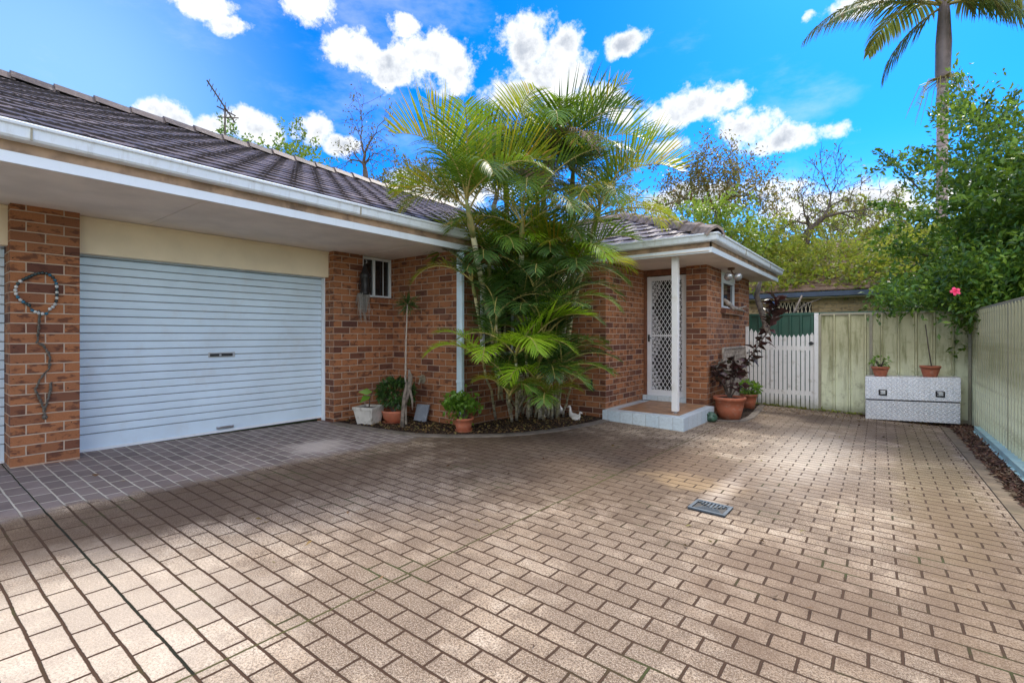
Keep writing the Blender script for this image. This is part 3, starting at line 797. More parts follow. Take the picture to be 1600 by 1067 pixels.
# entry door with security screen -------------------------------------
DX0, DX1, DZ0, DZ1, DY = -3.30, -2.655, .205, 2.225, 8.02
DX0 = XW + .055
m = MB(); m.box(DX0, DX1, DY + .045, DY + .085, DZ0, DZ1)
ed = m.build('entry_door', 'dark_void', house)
f = .075
m = MB()
m.box(DX0, DX0 + f, DY, DY + .04, DZ0, DZ1); m.box(DX1 - f, DX1, DY, DY + .04, DZ0, DZ1)
m.box(DX0 + f, DX1 - f, DY, DY + .04, DZ0, DZ0 + f + .03); m.box(DX0 + f, DX1 - f, DY, DY + .04, DZ1 - f, DZ1)
zm = DZ0 + (DZ1 - DZ0) * .505
m.box(DX0 + f, DX1 - f, DY + .005, DY + .035, zm - .016, zm + .016)
m.build('door_frame', 'grille_white', ed, bevel=.004)
# diamond mesh and scrollwork
m = MB(); gx0, gx1 = DX0 + f, DX1 - f; gw = gx1 - gx0
def seg_clip(x0, z0, x1, z1, zl, zh):
    # clip the line to the panel
    t0, t1 = 0.0, 1.0
    dx, dz = x1 - x0, z1 - z0
    for p, q in ((-dx, x0 - gx0), (dx, gx1 - x0), (-dz, z0 - zl), (dz, zh - z0)):
        if abs(p) < 1e-9:
            if q < 0: return None
            continue
        r = q / p
        if p < 0: t0 = max(t0, r)
        else: t1 = min(t1, r)
    return None if t0 >= t1 else (x0 + dx * t0, z0 + dz * t0, x0 + dx * t1, z0 + dz * t1)
for zl, zh in ((DZ0 + f + .03, zm - .016), (zm + .016, DZ1 - f)):
    pw, ph = .071, .118; H_ = zh - zl
    k = -int(H_ / ph) - 2
    while k * pw < gw + .1:
        for sgn in (1, -1):
            xs0 = gx0 + k * pw if sgn > 0 else gx0 + k * pw + H_ / ph * pw
            c = seg_clip(xs0, zl, xs0 + sgn * H_ / ph * pw, zh, zl, zh)
            if c: m.bar((c[0], DY + .02 + sgn * .003, c[1]), (c[2], DY + .02 + sgn * .003, c[3]), .008, .008, up=(0, 1, 0))
        k += 1
    # scrolls along each side: lobes of curls filling the corner triangles
    for side in (0, 1):
        for (zc, s_) in ((zl, 1), (zh, -1)):
            for a in range(3):
                for b_ in range(7 - 2 * a):
                    cx = .028 + a * .052; cz = .03 + b_ * .062 + a * .012
                    if cx + cz * .42 > .235: continue
                    x = gx0 + cx if side == 0 else gx1 - cx; z = zc + s_ * cz
                    pts = [(x + .023 * (1 - .45 * q / 12) * math.cos(q * .62 * (1 if side else -1)), DY + .012, z + .023 * (1 - .45 * q / 12) * math.sin(q * .62) * s_) for q in range(13)]
                    m.tube(pts, .0042, 4, cap=False)
    for k in range(5):
        x = gx0 + gw * (k + .5) / 5
        for z0_, z1_ in ((zl, zl + .03), (zh - .03, zh)): m.box(x - .004, x + .004, DY + .012, DY + .02, z0_, z1_)
m.build('door_grille', 'grille_white', ed)
m = MB(); m.box(DX0 + .02, DX0 + .05, DY - .012, DY, 1.12, 1.24); m.tube([(DX0 + .035, DY - .012, 1.19), (DX0 + .035, DY - .045, 1.19), (DX0 + .09, DY - .05, 1.185)], .008, 8)
m.build('door_handle', 'black_plastic', ed, bevel=.002)
# step: slab with glazed tile edge, brown tiled top, and threshold
SX0, SX1, SY0, SZ = -3.385, -2.19, 6.50, .130
m = MB(); m.box(SX0, SX1, SY0, 7.9, -.3, SZ)
st = m.build('porch_step', 'step_tile', house, bevel=.004)
m = MB(); m.box(SX0 + .16, SX1 - .12, SY0 + .18, 8.02, SZ + .001, SZ + .004); m.build('step_top', 'tile_floor', st)
m = MB(); m.box(XW + .01, -2.63, 7.93, 8.02, SZ + .005, SZ + .085); m.build('threshold', 'step_tile', st, bevel=.004)
# porch post
m = MB(); m.box(-2.425 - .0425, -2.425 + .0425, 6.86 - .0425, 6.86 + .0425, SZ + .03, ZS - .001)
po = m.build('post', 'post_paint', house, bevel=.004)
m = MB(); m.tube([(-2.425, 6.86, SZ), (-2.425, 6.86, SZ + .035)], .02, 10); m.box(-2.46, -2.39, 6.83, 6.89, SZ + .001, SZ + .007); m.build('post_foot', 'steel', po)
# floodlight under the side eave
fx, fy = -2.1, 8.55
m = MB(); m.lathe((fx, fy, ZS - .03), [(.0, .03), (.055, .03), (.055, .0), (.03, -.01), (0, -.01)], 16)
m.tube([(fx, fy, ZS - .03), (fx + .02, fy, ZS - .09), (fx + .05, fy, ZS - .11)], .012, 8)
fl = m.build('light_fitting', 'brass_brown', house)
for k, (dx, dy) in enumerate(((-.03, -.07), (.07, .07))):
    m = MB(); c = Vector((fx + dx, fy + dy, ZS - .13)); d = Vector((.55 if k else .25, -.75, -.5)).normalized()
    a = c - d * .07; pts = [a + d * q for q in (0, .02, .07, .11, .135)]
    m.tube(pts, [.02, .035, .045, .062, .066], 14); m.build('spot_lamp', 'lamp_metal', fl, smooth=True)
# garden tap on the cross wall
m = MB(); m.lathe((0, 0, 0), [(0, 0)], 3) if False else None
m.tube([(-5.12, 4.56, .63), (-5.12, 4.50, .63)], .018, 10); m.tube([(-5.12, 4.505, .63), (-5.12, 4.48, .56)], .012, 8)
m.tube([(-5.16, 4.50, .665), (-5.08, 4.50, .665)], .012, 8); m.tube([(-5.12, 4.555, .63), (-5.12, 4.545, .63)], .06, 14)
m.build('garden_tap', 'rail_metal', house)
# power plug box near porch on wall behind the palms
m = MB(); m.box(-3.62, -3.60, 6.575, 6.598, .42, .56); m.box(-3.62, -3.56, 6.57, 6.598, .40, .42); m.build('hose_bracket', 'black_plastic', house)

# ------------------------------------------------------------------ tv antenna
an = empty('tv_antenna', (XR, 3.55, ZR + .05), 'rooftop television antenna with rows of short elements on the dark tiled ridge', 'antenna')
m = MB(); m.tube([(XR, 3.55, ZR), (XR, 3.55, ZR + .62)], .014, 6); m.build('mast', 'twig', an)
m = MB(); a = Vector((XR - .1, 3.75, ZR + .42)); b = Vector((XR + .25, 3.18, ZR + .82)); m.tube([a, b], .012, 5)
for k in range(9):
    p = a.lerp(b, (k + .5) / 9); L = .10 - .004 * k
    m.tube([p + Vector((0, .02, L)), p - Vector((0, .02, L))], .005, 4)
m.tube([(XR - .05, 3.45, ZR + .40), (XR + .05, 3.75, ZR + .46)], .011, 5); m.tube([(XR, 3.42, ZR + .56), (XR, 3.72, ZR + .5)], .011, 5)
m.build('boom', 'twig', an)

# ------------------------------------------------------------------ fences, gate
def ribbed(m, a, b, zt, thick=.03, pitch=.19, rib=.05, out=(0, -1), flip=False):
    """trapezoid sheeting from plan point a to b"""
    ax, ay = a; bx, by = b; L = math.hypot(bx - ax, by - ay); tx, ty = (bx - ax) / L, (by - ay) / L
    s = 0; prof = []
    while s < L:
        prof += [(s, 0), (s + pitch - rib, 0), (s + pitch - rib + .012, thick), (s + pitch - .012, thick)]; s += pitch
    prof = [(min(q, L), h) for q, h in prof] + [(L, 0)]
    V = []
    for q, h in prof:
        x, y = ax + tx * q + out[0] * h, ay + ty * q + out[1] * h
        V += [(x, y, zg(x, y) + .03), (x, y, zt)]
    m.add(V, [(2 * i, 2 * i + 2, 2 * i + 3, 2 * i + 1) for i in range(len(prof) - 1)])
YB, XFN = 10.42, 1.005
bf = empty('metal_fence', (-.1, YB, zg(0, YB)), 'pale green ribbed metal fence across the end of the drive, behind the toolbox', 'fence')
m = MB(); ribbed(m, (-1.03, YB), (XFN - .03, YB), 1.60, .040, .225, .045); m.build('sheet', 'fence_sheet', bf, fixn=False)
m = MB(); m.box(-1.04, XFN - .02, YB - .035, YB + .02, 1.585, 1.625); m.build('top_rail', 'rail_metal', bf, bevel=.004)
m = MB(); m.box(-1.04, XFN - .02, YB - .03, YB + .02, -.16, -.10); m.build('bottom_rail', 'rail_metal', bf, bevel=.004)
for x in (-1.05, -.30, XFN - .06):
    m = MB(); m.box(x - .02, x + .025, YB - .04, YB + .02, -.3, 1.60); m.build('post', 'rail_metal', bf, bevel=.003)
rf = empty('metal_fence', (FX(5), 5, zg(FX(5), 5)), 'long pale green ribbed metal fence down the right side of the drive', 'fence')
m = MB(); ribbed(m, (FX(-2.5) + .005, -2.5), (FX(YB) + .005, YB + .02), 1.60, .055, .16, .06, out=(-1, 0)); m.build('sheet', 'fence_sheet', rf, fixn=False)
m = MB(); m.bar((FX(-2.5) - .01, -2.5, 1.607), (FX(YB) - .01, YB + .02, 1.607), .06, .045); m.build('top_rail', 'rail_metal', rf, bevel=.004)
m = MB(); m.bar((FX(-2.5) - .01, -2.5, zg(1, 5) + .005), (FX(YB) - .01, YB, zg(1, 5) + .005), .055, .055); m.build('bottom_rail', 'rail_metal', rf)
for y in (7.72, 5.34, 2.96, .6):
    m = MB(); x = FX(y); m.box(x - .05, x + .0, y - .03, y + .03, -.3, 1.60); m.build('post', 'rail_metal', rf, bevel=.003)
gf = empty('metal_fence', (-2.5, 12.0, zg(-2, 12)), 'dark green ribbed metal fence seen over the white picket gate', 'fence')
m = MB(); ribbed(m, (-6.5, 11.9), (2.0, 11.9), 1.66, .03, .2, .06); m.build('sheet', 'fence_green', gf, fixn=False)
m = MB(); m.box(-6.5, 2.0, 11.86, 11.93, 1.65, 1.70); m.build('top_rail', 'fence_green', gf)
# picket gate
pg = empty('picket_gate', (-1.7, YB, zg(-1.7, YB)), 'white weathered picket gate with scalloped top between brick wall and metal fence', 'gate')
m = MB(); n = 15; gx0_, gx1_ = -2.22, -1.13
for k in range(n):
    x = gx0_ + (gx1_ - gx0_) * (k + .5) / n; w = .029; u = (k + .5) / n
    zt = 1.375 - .10 * math.sin(u * math.pi) ** .7 - .075 * u
    zb = -.105 - .02 * u
    m.prism([(x - w, zb), (x + w, zb), (x + w, zt - .05), (x, zt), (x - w, zt - .05)], 'y', YB - .025, YB - .007)
m.build('pickets', 'picket_paint', pg, bevel=.002)
for za in (.12, .95):
    m = MB(); m.box(-2.25, -1.1, YB - .006, YB + .03, za, za + .08); m.build('rail', 'picket_paint', pg)
m = MB(); m.box(-2.285, -2.235, YB - .04, YB + .02, -.2, 1.40); m.build('post', 'picket_paint', pg, bevel=.003)
m = MB(); m.box(-1.13, -1.065, YB - .06, YB + .02, -.2, 1.63); m.build('post', 'picket_paint', pg, bevel=.003)
m = MB(); m.tube([(-1.18, YB - .035, 1.08), (-1.18, YB - .05, 1.08)], .035, 12); m.box(-1.2, -1.1, YB - .04, YB - .03, 1.07, 1.09); m.build('latch', 'black_plastic', pg)

# ------------------------------------------------------------------ things on the drive
# sleeper rail lying along the right fence
m = MB()
y0, y1 = 4.5, 9.62
for (xa, xb, ha, hb) in ((.92, 1.03, .088, .10), (.918, .93, .03, .098), (.895, .93, .026, .034)):
    m.add([(x, y, zg(x, y) + h) for y in (y0, y1) for x, h in ((xa + (y1 - y) * .012, ha), (xb + (y1 - y) * .012, ha), (xb + (y1 - y) * .012, hb), (xa + (y1 - y) * .012, hb))], [(0, 1, 2, 3), (7, 6, 5, 4), (0, 4, 5, 1), (1, 5, 6, 2), (2, 6, 7, 3), (3, 7, 4, 0)])
sl = m.build('garden_edging', 'sleeper_paint', None)
tag(sl, 'pale blue-green metal channel lying on bark at the foot of the right fence', 'edging')
# drain grate
dg = empty('drain_grate', (-1.055, 3.71, zg(-1.055, 3.71)), 'grey rectangular drain grate set in the middle of the paving', 'drain')
cx, cy = -1.055, 3.715; hw, hd = .13, .115; z0 = zg(cx, cy)
def sl_box(m, xa, xb, ya, yb, h0, h1):
    m.add([(x, y, zg(x, y) + h) for h in (h0, h1) for x, y in ((xa, ya), (xb, ya), (xb, yb), (xa, yb))], [(3, 2, 1, 0), (4, 5, 6, 7), (0, 1, 5, 4), (1, 2, 6, 5), (2, 3, 7, 6), (3, 0, 4, 7)])
m = MB()
sl_box(m, cx - hw, cx + hw, cy - hd, cy - hd + .022, .003, .016); sl_box(m, cx - hw, cx + hw, cy + hd - .022, cy + hd, .003, .016)
sl_box(m, cx - hw, cx - hw + .022, cy - hd + .022, cy + hd - .022, .003, .016); sl_box(m, cx + hw - .022, cx + hw, cy - hd + .022, cy + hd - .022, .003, .016)
simple('cast_grey', (.09, .12, .15), .45, .3, .2, 20)
m.build('grate_frame', 'cast_grey', dg, bevel=.002)
m = MB(); sl_box(m, cx - hw + .01, cx + hw - .01, cy - hd + .01, cy + hd - .01, .0025, .0045); m.build('drain_pit', 'dark_void', dg)
m = MB()
for k in range(9):
    x = cx - hw + .03 + k * .025; e = abs(k - 4) * .017
    sl_box(m, x - .006, x + .006, cy - .005 + e * 1.0, cy + hd - .022, .005, .013)
for k in range(5):
    y = cy - hd + .03 + k * .018; e = .02 + k * .022
    sl_box(m, cx - hw + .022 + e * .5, cx + hw - .022 - e * .5, y - .004, y + .004, .005, .0125)
for sx in (-1, 1):
    m.add([(cx + sx * (hw - .024), cy + hd - .03, z0 + .016), (cx + sx * (hw - .034), cy + hd - .03, z0 + .016), (cx - .004, cy - .02, z0 + .016), (cx + .004, cy - .02, z0 + .016)], [(0, 1, 2, 3)])
m.build('grate_bars', 'cast_grey', dg)

# toolbox against the end fence
tb = empty('toolbox', (.23, 10.12, zg(.2, 10.1)), 'silver checker plate toolbox standing against the end fence with two latches', 'toolbox')
def tbq(x, z):   # tilt of the box: right end a little higher
    return z + (x + .36) * .036
m = MB()
def tbox(m, xa, xb, ya, yb, za, zb):
    m.add([(x, y, tbq(x, z)) for z in (za, zb) for x, y in ((xa, ya), (xb, ya), (xb, yb), (xa, yb))], [(3, 2, 1, 0), (4, 5, 6, 7), (0, 1, 5, 4), (1, 2, 6, 5), (2, 3, 7, 6), (3, 0, 4, 7)])
tbox(m, -.36, .80, 9.93, 10.32, -.145, .165); m.build('body', 'checker_plate', tb, bevel=.006)
m = MB(); tbox(m, -.35, .79, 9.945, 10.31, .165, .185); m.build('seal', 'black_plastic', tb)
m = MB()
m.add([(x, y, tbq(x, z)) for z, ya in ((.186, 9.915), (.55, 9.935)) for x, y in ((-.365, ya), (.805, ya), (.795, 10.33), (-.355, 10.33))], [(3, 2, 1, 0), (4, 5, 6, 7), (0, 1, 5, 4), (1, 2, 6, 5), (2, 3, 7, 6), (3, 0, 4, 7)])
m.build('lid', 'checker_plate', tb, bevel=.006)
for x in (-.13, .57):
    m = MB(); z = tbq(x, .30); yf = 9.914
    m.box(x - .055, x + .055, yf - .012, yf + .01, z - .05, z + .045)
    lt = m.build('latch', 'black_plastic', tb, bevel=.01)
    m = MB(); m.box(x - .035, x + .035, yf - .022, yf - .013, z - .028, z + .030); m.build('latch_handle', 'lamp_metal', lt, bevel=.006)
    m = MB(); m.box(x - .04, x - .02, yf - .025, yf - .0225, z - .01, z + .008); m.build('keyhole', 'black_plastic', lt)

def pot(parent, c, r, h, mat='terracotta', rim=.035, name='pot', base=.66, saucer=False, soilz=.93):
    m = MB(); b = r * base
    m.lathe(c, [(0, 0), (b, 0), (b + (r - b) * .55, h * .52), (r * .93, h - rim), (r * 1.0, h - rim), (r * 1.03, h - rim * .3), (r * 1.02, h), (r * .90, h), (r * .86, h * .8), (0, h * .8)], 32)
    p = m.build(name, mat, parent, smooth=False); 
    for poly in p.data.polygons: poly.use_smooth = abs(poly.normal.z) < .8
    m = MB(); m.lathe(c, [(0, h * soilz + .005), (r * .5, h * soilz + .008), (r * .885, h * soilz)], 24); m.build('soil', 'soil', p)
    if saucer:
        m = MB(); m.lathe(c, [(0, -.002), (r * .75, -.002), (r * .86, .022), (r * .80, .022), (r * .72, .006), (0, .006)], 28); m.build('saucer', mat, p)
    return p

def dirs(rng, n, up=.3):
    D = rng.normal(size=(n, 3)); D[:, 2] += up; return norm(D)
def bushy(parent, c, rad, n, L, W, mat, seed, stems=7, base=None, shell=.55, name='foliage', clumps=0):
    rng = np.random.default_rng(seed)
    D = dirs(rng, n, .15); r = (shell + (1 - shell) * rng.random((n, 1)))
    if clumps:
        cc = dirs(rng, clumps, .2) * (.45 + .4 * rng.random((clumps, 1)))
        P = cc[rng.integers(0, clumps, n)] + rng.normal(size=(n, 3)) * .2
    else: P = D * r
    P = P * np.array(rad) + np.array(c)
    o = leaves(name, P, D + rng.normal(size=(n, 3)) * .5, rng.uniform(.7, 1.3, n) * L, rng.uniform(.8, 1.2, n) * W, mat, parent, rng)
    m = MB(); base = base or (c[0], c[1], c[2] - rad[2]); rg = random.Random(seed)
    for k in range(stems):
        e = Vector(c) + Vector((rg.uniform(-1, 1) * rad[0] * .7, rg.uniform(-1, 1) * rad[1] * .7, rg.uniform(-.3, .8) * rad[2]))
        b = Vector(base) + Vector((rg.uniform(-.02, .02), rg.uniform(-.02, .02), 0)); mid = b.lerp(e, .5) + Vector((0, 0, .03))
        m.tube([b, mid, e], [.008, .006, .003], 5)
    m.build('stem', 'twig', parent)
    return o
# two pots on the toolbox
def tz(x): return tbq(x, .553)
x = -.165; p1 = empty('potted_plant', (x, 10.08, tz(x)), 'small terracotta pot with a low leafy plant, left one on the silver toolbox', 'potted plant', 'pots on the toolbox')
pot(p1, (x, 10.08, tz(x)), .12, .155); bushy(p1, (x, 10.08, tz(x) + .23), (.15, .12, .10), 90, .045, .028, 'leaf_fresh', 21, 9, (x, 10.08, tz(x) + .14))
x = .46; p2 = empty('potted_plant', (x, 10.08, tz(x)), 'small terracotta pot with one bare leaning stem, right one on the silver toolbox', 'potted plant', 'pots on the toolbox')
pot(p2, (x, 10.08, tz(x)), .13, .17)
m = MB(); m.tube([(x + .02, 10.08, tz(x) + .13), (x - .02, 10.1, tz(x) + .45), (x - .055, 10.12, tz(x) + .82)], [.010, .008, .006], 6); m.build('stem', 'twig', p2)

# big pot with burgundy rubber plant beside the porch
bx, by = -2.02, 8.12; bz = zg(bx, by) + .004
rp = empty('potted_rubber_plant', (bx, by, bz), 'large terracotta pot with tall burgundy leaved rubber plant beside the porch corner', 'potted plant')
pot(rp, (bx, by, bz), .235, .34, rim=.05)
def big_leaves(parent, pts, seed, L=.2, W=.075, mat='leaf_burgundy', per=3, name='foliage', droop=.2, upb=.1):
    rng = np.random.default_rng(seed); P = []; D = []
    for (a, b) in zip(pts, pts[1:]):
        a, b = np.array(a), np.array(b); k = max(1, int(np.linalg.norm(b - a) / .055))
        for i in range(k):
            for _ in range(per):
                P.append(a + (b - a) * (i + rng.random()) / k); ang = rng.uniform(0, 6.28)
                D.append((math.cos(ang), math.sin(ang), rng.uniform(-droop, .7 + upb)))
    P = np.array(P); D = np.array(D)
    return leaves(name, P, D, rng.uniform(.6, 1.15, len(P)) * L, rng.uniform(.8, 1.2, len(P)) * W, mat, parent, rng, fold=.15, curl=.25)
stemA = [(bx, by, bz + .3), (bx + .03, by + .1, bz + .6), (bx + .10, by + .5, bz + .82), (bx + .22, by + .9, bz + 1.1), (bx + .36, by + 1.1, bz + 1.40), (bx + .46, by + 1.25, bz + 1.92)]
m = MB(); m.tube(stemA, [.016, .014, .013, .012, .011, .008], 7)
allp = [stemA]
rg = random.Random(9)
for k in range(7):
    a = rg.uniform(0, 6.28); e = (bx + math.cos(a) * rg.uniform(.08, .28), by + math.sin(a) * rg.uniform(.08, .26), bz + rg.uniform(.5, .95))
    s_ = [(bx, by, bz + .3), ((bx + e[0]) / 2, (by + e[1]) / 2, (bz + .3 + e[2]) / 2 + .04), e]; m.tube(s_, [.012, .01, .006], 6); allp.append(s_)
m.build('stem', 'twig', rp)
big_leaves(rp, stemA[4:], 31, .25, .095, per=5, droop=-.1, upb=.8)
big_leaves(rp, stemA[1:5], 32, .22, .095, per=2, droop=.5)
for k, s_ in enumerate(allp[1:]): big_leaves(rp, s_[1:], 40 + k, .19, .085, per=4)
# smaller pot with a green plant
bx, by = -2.06, 9.55; bz = zg(bx, by) + .01
sp = empty('potted_plant', (bx, by, bz), 'small terracotta pot with a bushy green plant between rubber plant and picket gate', 'potted plant')
pot(sp, (bx, by, bz), .155, .26, rim=.04); bushy(sp, (bx, by, bz + .36), (.21, .2, .12), 260, .075, .045, 'leaf_fresh', 22, 8, (bx, by, bz + .24))
# green glazed frog-like pot on the ground
m = MB(); gx, gy = -2.15, 7.62; gz = zg(gx, gy)
m.lathe((gx, gy, gz), [(0, 0), (.06, 0), (.088, .035), (.09, .075), (.065, .115), (.045, .13), (.05, .14), (.035, .14), (.03, .11), (0, .1)], 24)
m.ball((gx + .05, gy - .055, gz + .10), .022); m.ball((gx - .03, gy - .07, gz + .11), .022)
tag(m.build('garden_ornament', 'green_glaze', None, smooth=True), 'small round green glazed garden ornament on the ground at the porch corner', 'ornament')
# lattice trellis leaning on the side wall
tr = empty('trellis', (-2.2, 9.2, zg(-2.2, 9.2)), 'pale timber lattice trellis leaning on the brick side wall behind the rubber plant', 'trellis')
m = MB(); ya, yb, h = 8.55, 10.05, 1.08
z0 = zg(-2.2, 9.3) + .02
def lean(y, z, o=0): return (-2.16 - .08 * (z - z0) / h + o, y, z)
k = 0
s_ = -h
while s_ < (yb - ya):
    for dr in (1, -1):
        a = (ya + s_, z0) if dr > 0 else (ya + s_ + h, z0); b_ = (a[0] + dr * h * .9, z0 + h)
        # clip in y
        p, q = list(a), list(b_)
        for P_, Q_ in ((p, q), (q, p)):
            for lim, s2_ in ((ya, -1), (yb, 1)):
                if (P_[0] - lim) * s2_ > 0 and (Q_[0] - P_[0]) != 0:
                    tt = (lim - P_[0]) / (Q_[0] - P_[0])
                    if 0 < tt < 1: P_[1] += (Q_[1] - P_[1]) * tt; P_[0] = lim
        if ya - 1e-6 <= min(p[0], q[0]) and max(p[0], q[0]) <= yb + 1e-6 and abs(p[0] - q[0]) > .02:
            m.bar(lean(p[0], p[1], .004 * dr), lean(q[0], q[1], .004 * dr), .006, .024, up=(1, 0, 0))
    s_ += .115
m.build('lattice', 'driftwood', tr)
m = MB()
m.bar(lean(ya, z0, .012), lean(ya, z0 + h, .012), .03, .03); m.bar(lean(yb, z0, .012), lean(yb, z0 + h, .012), .03, .03); m.bar(lean(ya, z0 + h, .012), lean(yb, z0 + h, .012), .03, .03)
m.build('trellis_frame', 'driftwood', tr)
# driftwood on the side window sill
m = MB(); rg = random.Random(3)
m.tube([(-2.22, 8.60, 1.83), (-2.20, 8.8, 1.76), (-2.22, 9.1, 1.72), (-2.19, 9.5, 1.70), (-2.2, 9.95, 1.68)], [.02, .045, .035, .03, .012], 8)
m.tube([(-2.2, 8.85, 1.74), (-2.12, 8.75, 1.66), (-2.1, 8.7, 1.68)], [.03, .02, .01], 7); m.tube([(-2.2, 9.4, 1.7), (-2.1, 9.6, 1.76)], [.02, .008], 6)
tag(m.build('driftwood_branch', 'driftwood', None, smooth=True), 'grey driftwood branch resting along the side window sill', 'driftwood')

# ---------------------------------------------- items in the bed by the garage
# square planter
px_, py_ = -5.38, 3.86; pz = zg(px_, py_) + .003
wp = empty('square_planter', (px_, py_, pz), 'square off-white plastic planter with a broad leaved seedling beside the garage pier', 'potted plant')
m = MB(); hb, ht, hh_ = .105, .15, .235
c45 = R(20)
def sq(h, z, k=1): return [(px_ + (h * math.cos(c45 + a) * 1.41421), py_ + (h * math.sin(c45 + a) * 1.41421), pz + z) for a in (R(45), R(135), R(225), R(315))]
V = sq(hb, 0) + sq(ht * .93, hh_ - .04) + sq(ht, hh_ - .04) + sq(ht * 1.03, hh_) + sq(ht * .88, hh_) + sq(ht * .8, hh_ - .06)
F = [(3, 2, 1, 0)]
for L_ in range(5):
    for i in range(4): F.append((L_ * 4 + i, L_ * 4 + (i + 1) % 4, L_ * 4 + 4 + (i + 1) % 4, L_ * 4 + 4 + i))
m.add(V, F); wpp = m.build('planter', 'planter_white', wp, bevel=.004)
m = MB(); m.add(sq(ht * .86, hh_ - .03), [(0, 1, 2, 3)]); m.build('soil', 'soil', wpp)
m = MB(); st_ = [(px_, py_, pz + .2), (px_ + .02, py_, pz + .34), (px_ + .06, py_ + .02, pz + .44)]; m.tube(st_, [.009, .007, .004], 6); m.build('stem', 'twig', wp)
big_leaves(wp, st_[1:], 51, .17, .09, 'leaf_fresh', per=3, droop=.4)
# terracotta bowl with round bush
px_, py_ = -5.2, 4.12; pz = zg(px_, py_) + .02
bo = empty('potted_shrub', (px_, py_, pz), 'shallow terracotta bowl with a dense dome shaped dark green shrub', 'potted plant')
m = MB(); m.lathe((px_, py_, pz), [(0, 0), (.07, 0), (.13, .05), (.155, .13), (.165, .16), (.15, .16), (.14, .13), (0, .12)], 32); b_ = m.build('pot', 'terracotta', bo, smooth=True)
m = MB(); m.lathe((px_, py_, pz), [(0, -.003), (.12, -.003), (.15, .012), (.11, .008), (0, .008)], 28); m.build('saucer', 'terracotta', b_)
bushy(bo, (px_ + .02, py_ + .02, pz + .39), (.27, .25, .19), 1300, .058, .026, 'leaf_pot', 52, 12, (px_, py_, pz + .13), .5)
# trailing plant
px_, py_ = -4.16, 4.36; pz = zg(px_, py_) + .02
tp = empty('potted_trailing_plant', (px_, py_, pz), 'terracotta pot overflowing with light green trailing geranium leaves beside the downpipe', 'potted plant')
pot(tp, (px_, py_, pz), .125, .17, rim=.03, saucer=True)
bushy(tp, (px_ - .02, py_, pz + .29), (.27, .24, .21), 620, .05, .045, 'leaf_fresh', 53, 10, (px_, py_, pz + .14), .45, clumps=26)
# slim standing plant: thin stem with a tuft, in the bed
px_, py_ = -4.98, 4.14; pz = zg(px_, py_)
sd_ = empty('spiky_plant', (px_, py_, pz), 'slender bare stemmed plant with a small spiky tuft, in front of the cross wall', 'plant')
m = MB(); m.tube([(px_, py_, pz), (px_ - .01, py_, pz + .6), (px_ + .0, py_, pz + 1.1), (px_ + .015, py_ + .01, pz + 1.57)], [.014, .012, .010, .009], 7); m.build('stem', 'driftwood', sd_)
rng = np.random.default_rng(8); n = 90; D = dirs(rng, n, .25)
leaves('leaf_tuft', np.tile(np.array([[px_ + .015, py_ + .01, pz + 1.57]]), (n, 1)), D, rng.uniform(.14, .25, n), .012, 'frond_dark', sd_, rng, curl=.25)
# driftwood stump and slate slab
m = MB(); px_, py_ = -4.9, 4.02; pz = zg(px_, py_)
m.tube([(px_, py_, pz - .02), (px_ + .0, py_, pz + .15), (px_ + .02, py_ + .01, pz + .38), (px_ + .05, py_ + .03, pz + .58)], [.035, .024, .026, .018], 9)
m.tube([(px_ + .03, py_ + .02, pz + .3), (px_ + .09, py_ + .03, pz + .45), (px_ + .11, py_ + .03, pz + .66), (px_ + .085, py_ + .03, pz + .74)], [.018, .024, .030, .012], 9)
m.tube([(px_ + .10, py_ + .03, pz + .5), (px_ + .16, py_ + .02, pz + .36), (px_ + .165, py_ + .02, pz + .24)], [.02, .016, .006], 7)
tag(m.build('driftwood_stump', 'trunk_pale', None, smooth=True), 'forked grey driftwood stump standing in the bed beneath the spiky plant', 'driftwood')
m = MB(); m.obox((-5.03, 4.45, pz + .11), (.10, .02, 0), (-.004, .016, 0), (.008, .03, .125))
tag(m.build('stone_slab', 'slate', None, bevel=.006), 'blue-grey stone slab leaning on the wall behind the driftwood stump', 'slab')
# hanging wind chime with staghorn moss by the small window
hx, hy = -5.64, 3.98
hc = empty('hanging_lantern', (hx, hy, ZS), 'dark hanging lantern trailing grey moss under the eave by the small window', 'lantern')
m = MB(); m.tube([(hx, hy, ZS - .001), (hx, hy, ZS - .07), (hx + .02, hy + .01, ZS - .09), (hx + .02, hy + .02, ZS - .12), (hx, hy, ZS - .14)], .004, 5); m.build('hook', 'steel', hc)
m = MB(); m.lathe((hx, hy, 1.78), [(0, 0), (.05, 0), (.075, .02), (.055, .05), (.055, .22), (.075, .25), (.06, .29), (.045, .31), (.02, .40), (.012, .43), (0, .43)], 18)
for k in range(6):
    a = k * 1.047; m.tube([(hx + .06 * math.cos(a), hy + .06 * math.sin(a), 1.8), (hx + .07 * math.cos(a), hy + .07 * math.sin(a), 1.92), (hx + .06 * math.cos(a), hy + .06 * math.sin(a), 2.04)], .006, 4)
m.build('body', 'black_plastic', hc, smooth=True)
m = MB(); rg = random.Random(12)
for k in range(70):
    x = hx + rg.uniform(-.05, .05); y = hy + rg.uniform(-.09, .05); L = rg.uniform(.15, .42)
    m.tube([(x, y, 1.80), (x + rg.uniform(-.02, .02), y + rg.uniform(-.02, .02), 1.80 - L * .5), (x + rg.uniform(-.03, .03), y + rg.uniform(-.03, .03), 1.80 - L)], [.004, .003, .001], 3, cap=False)
m.build('moss_strands', 'moss_hang', hc)

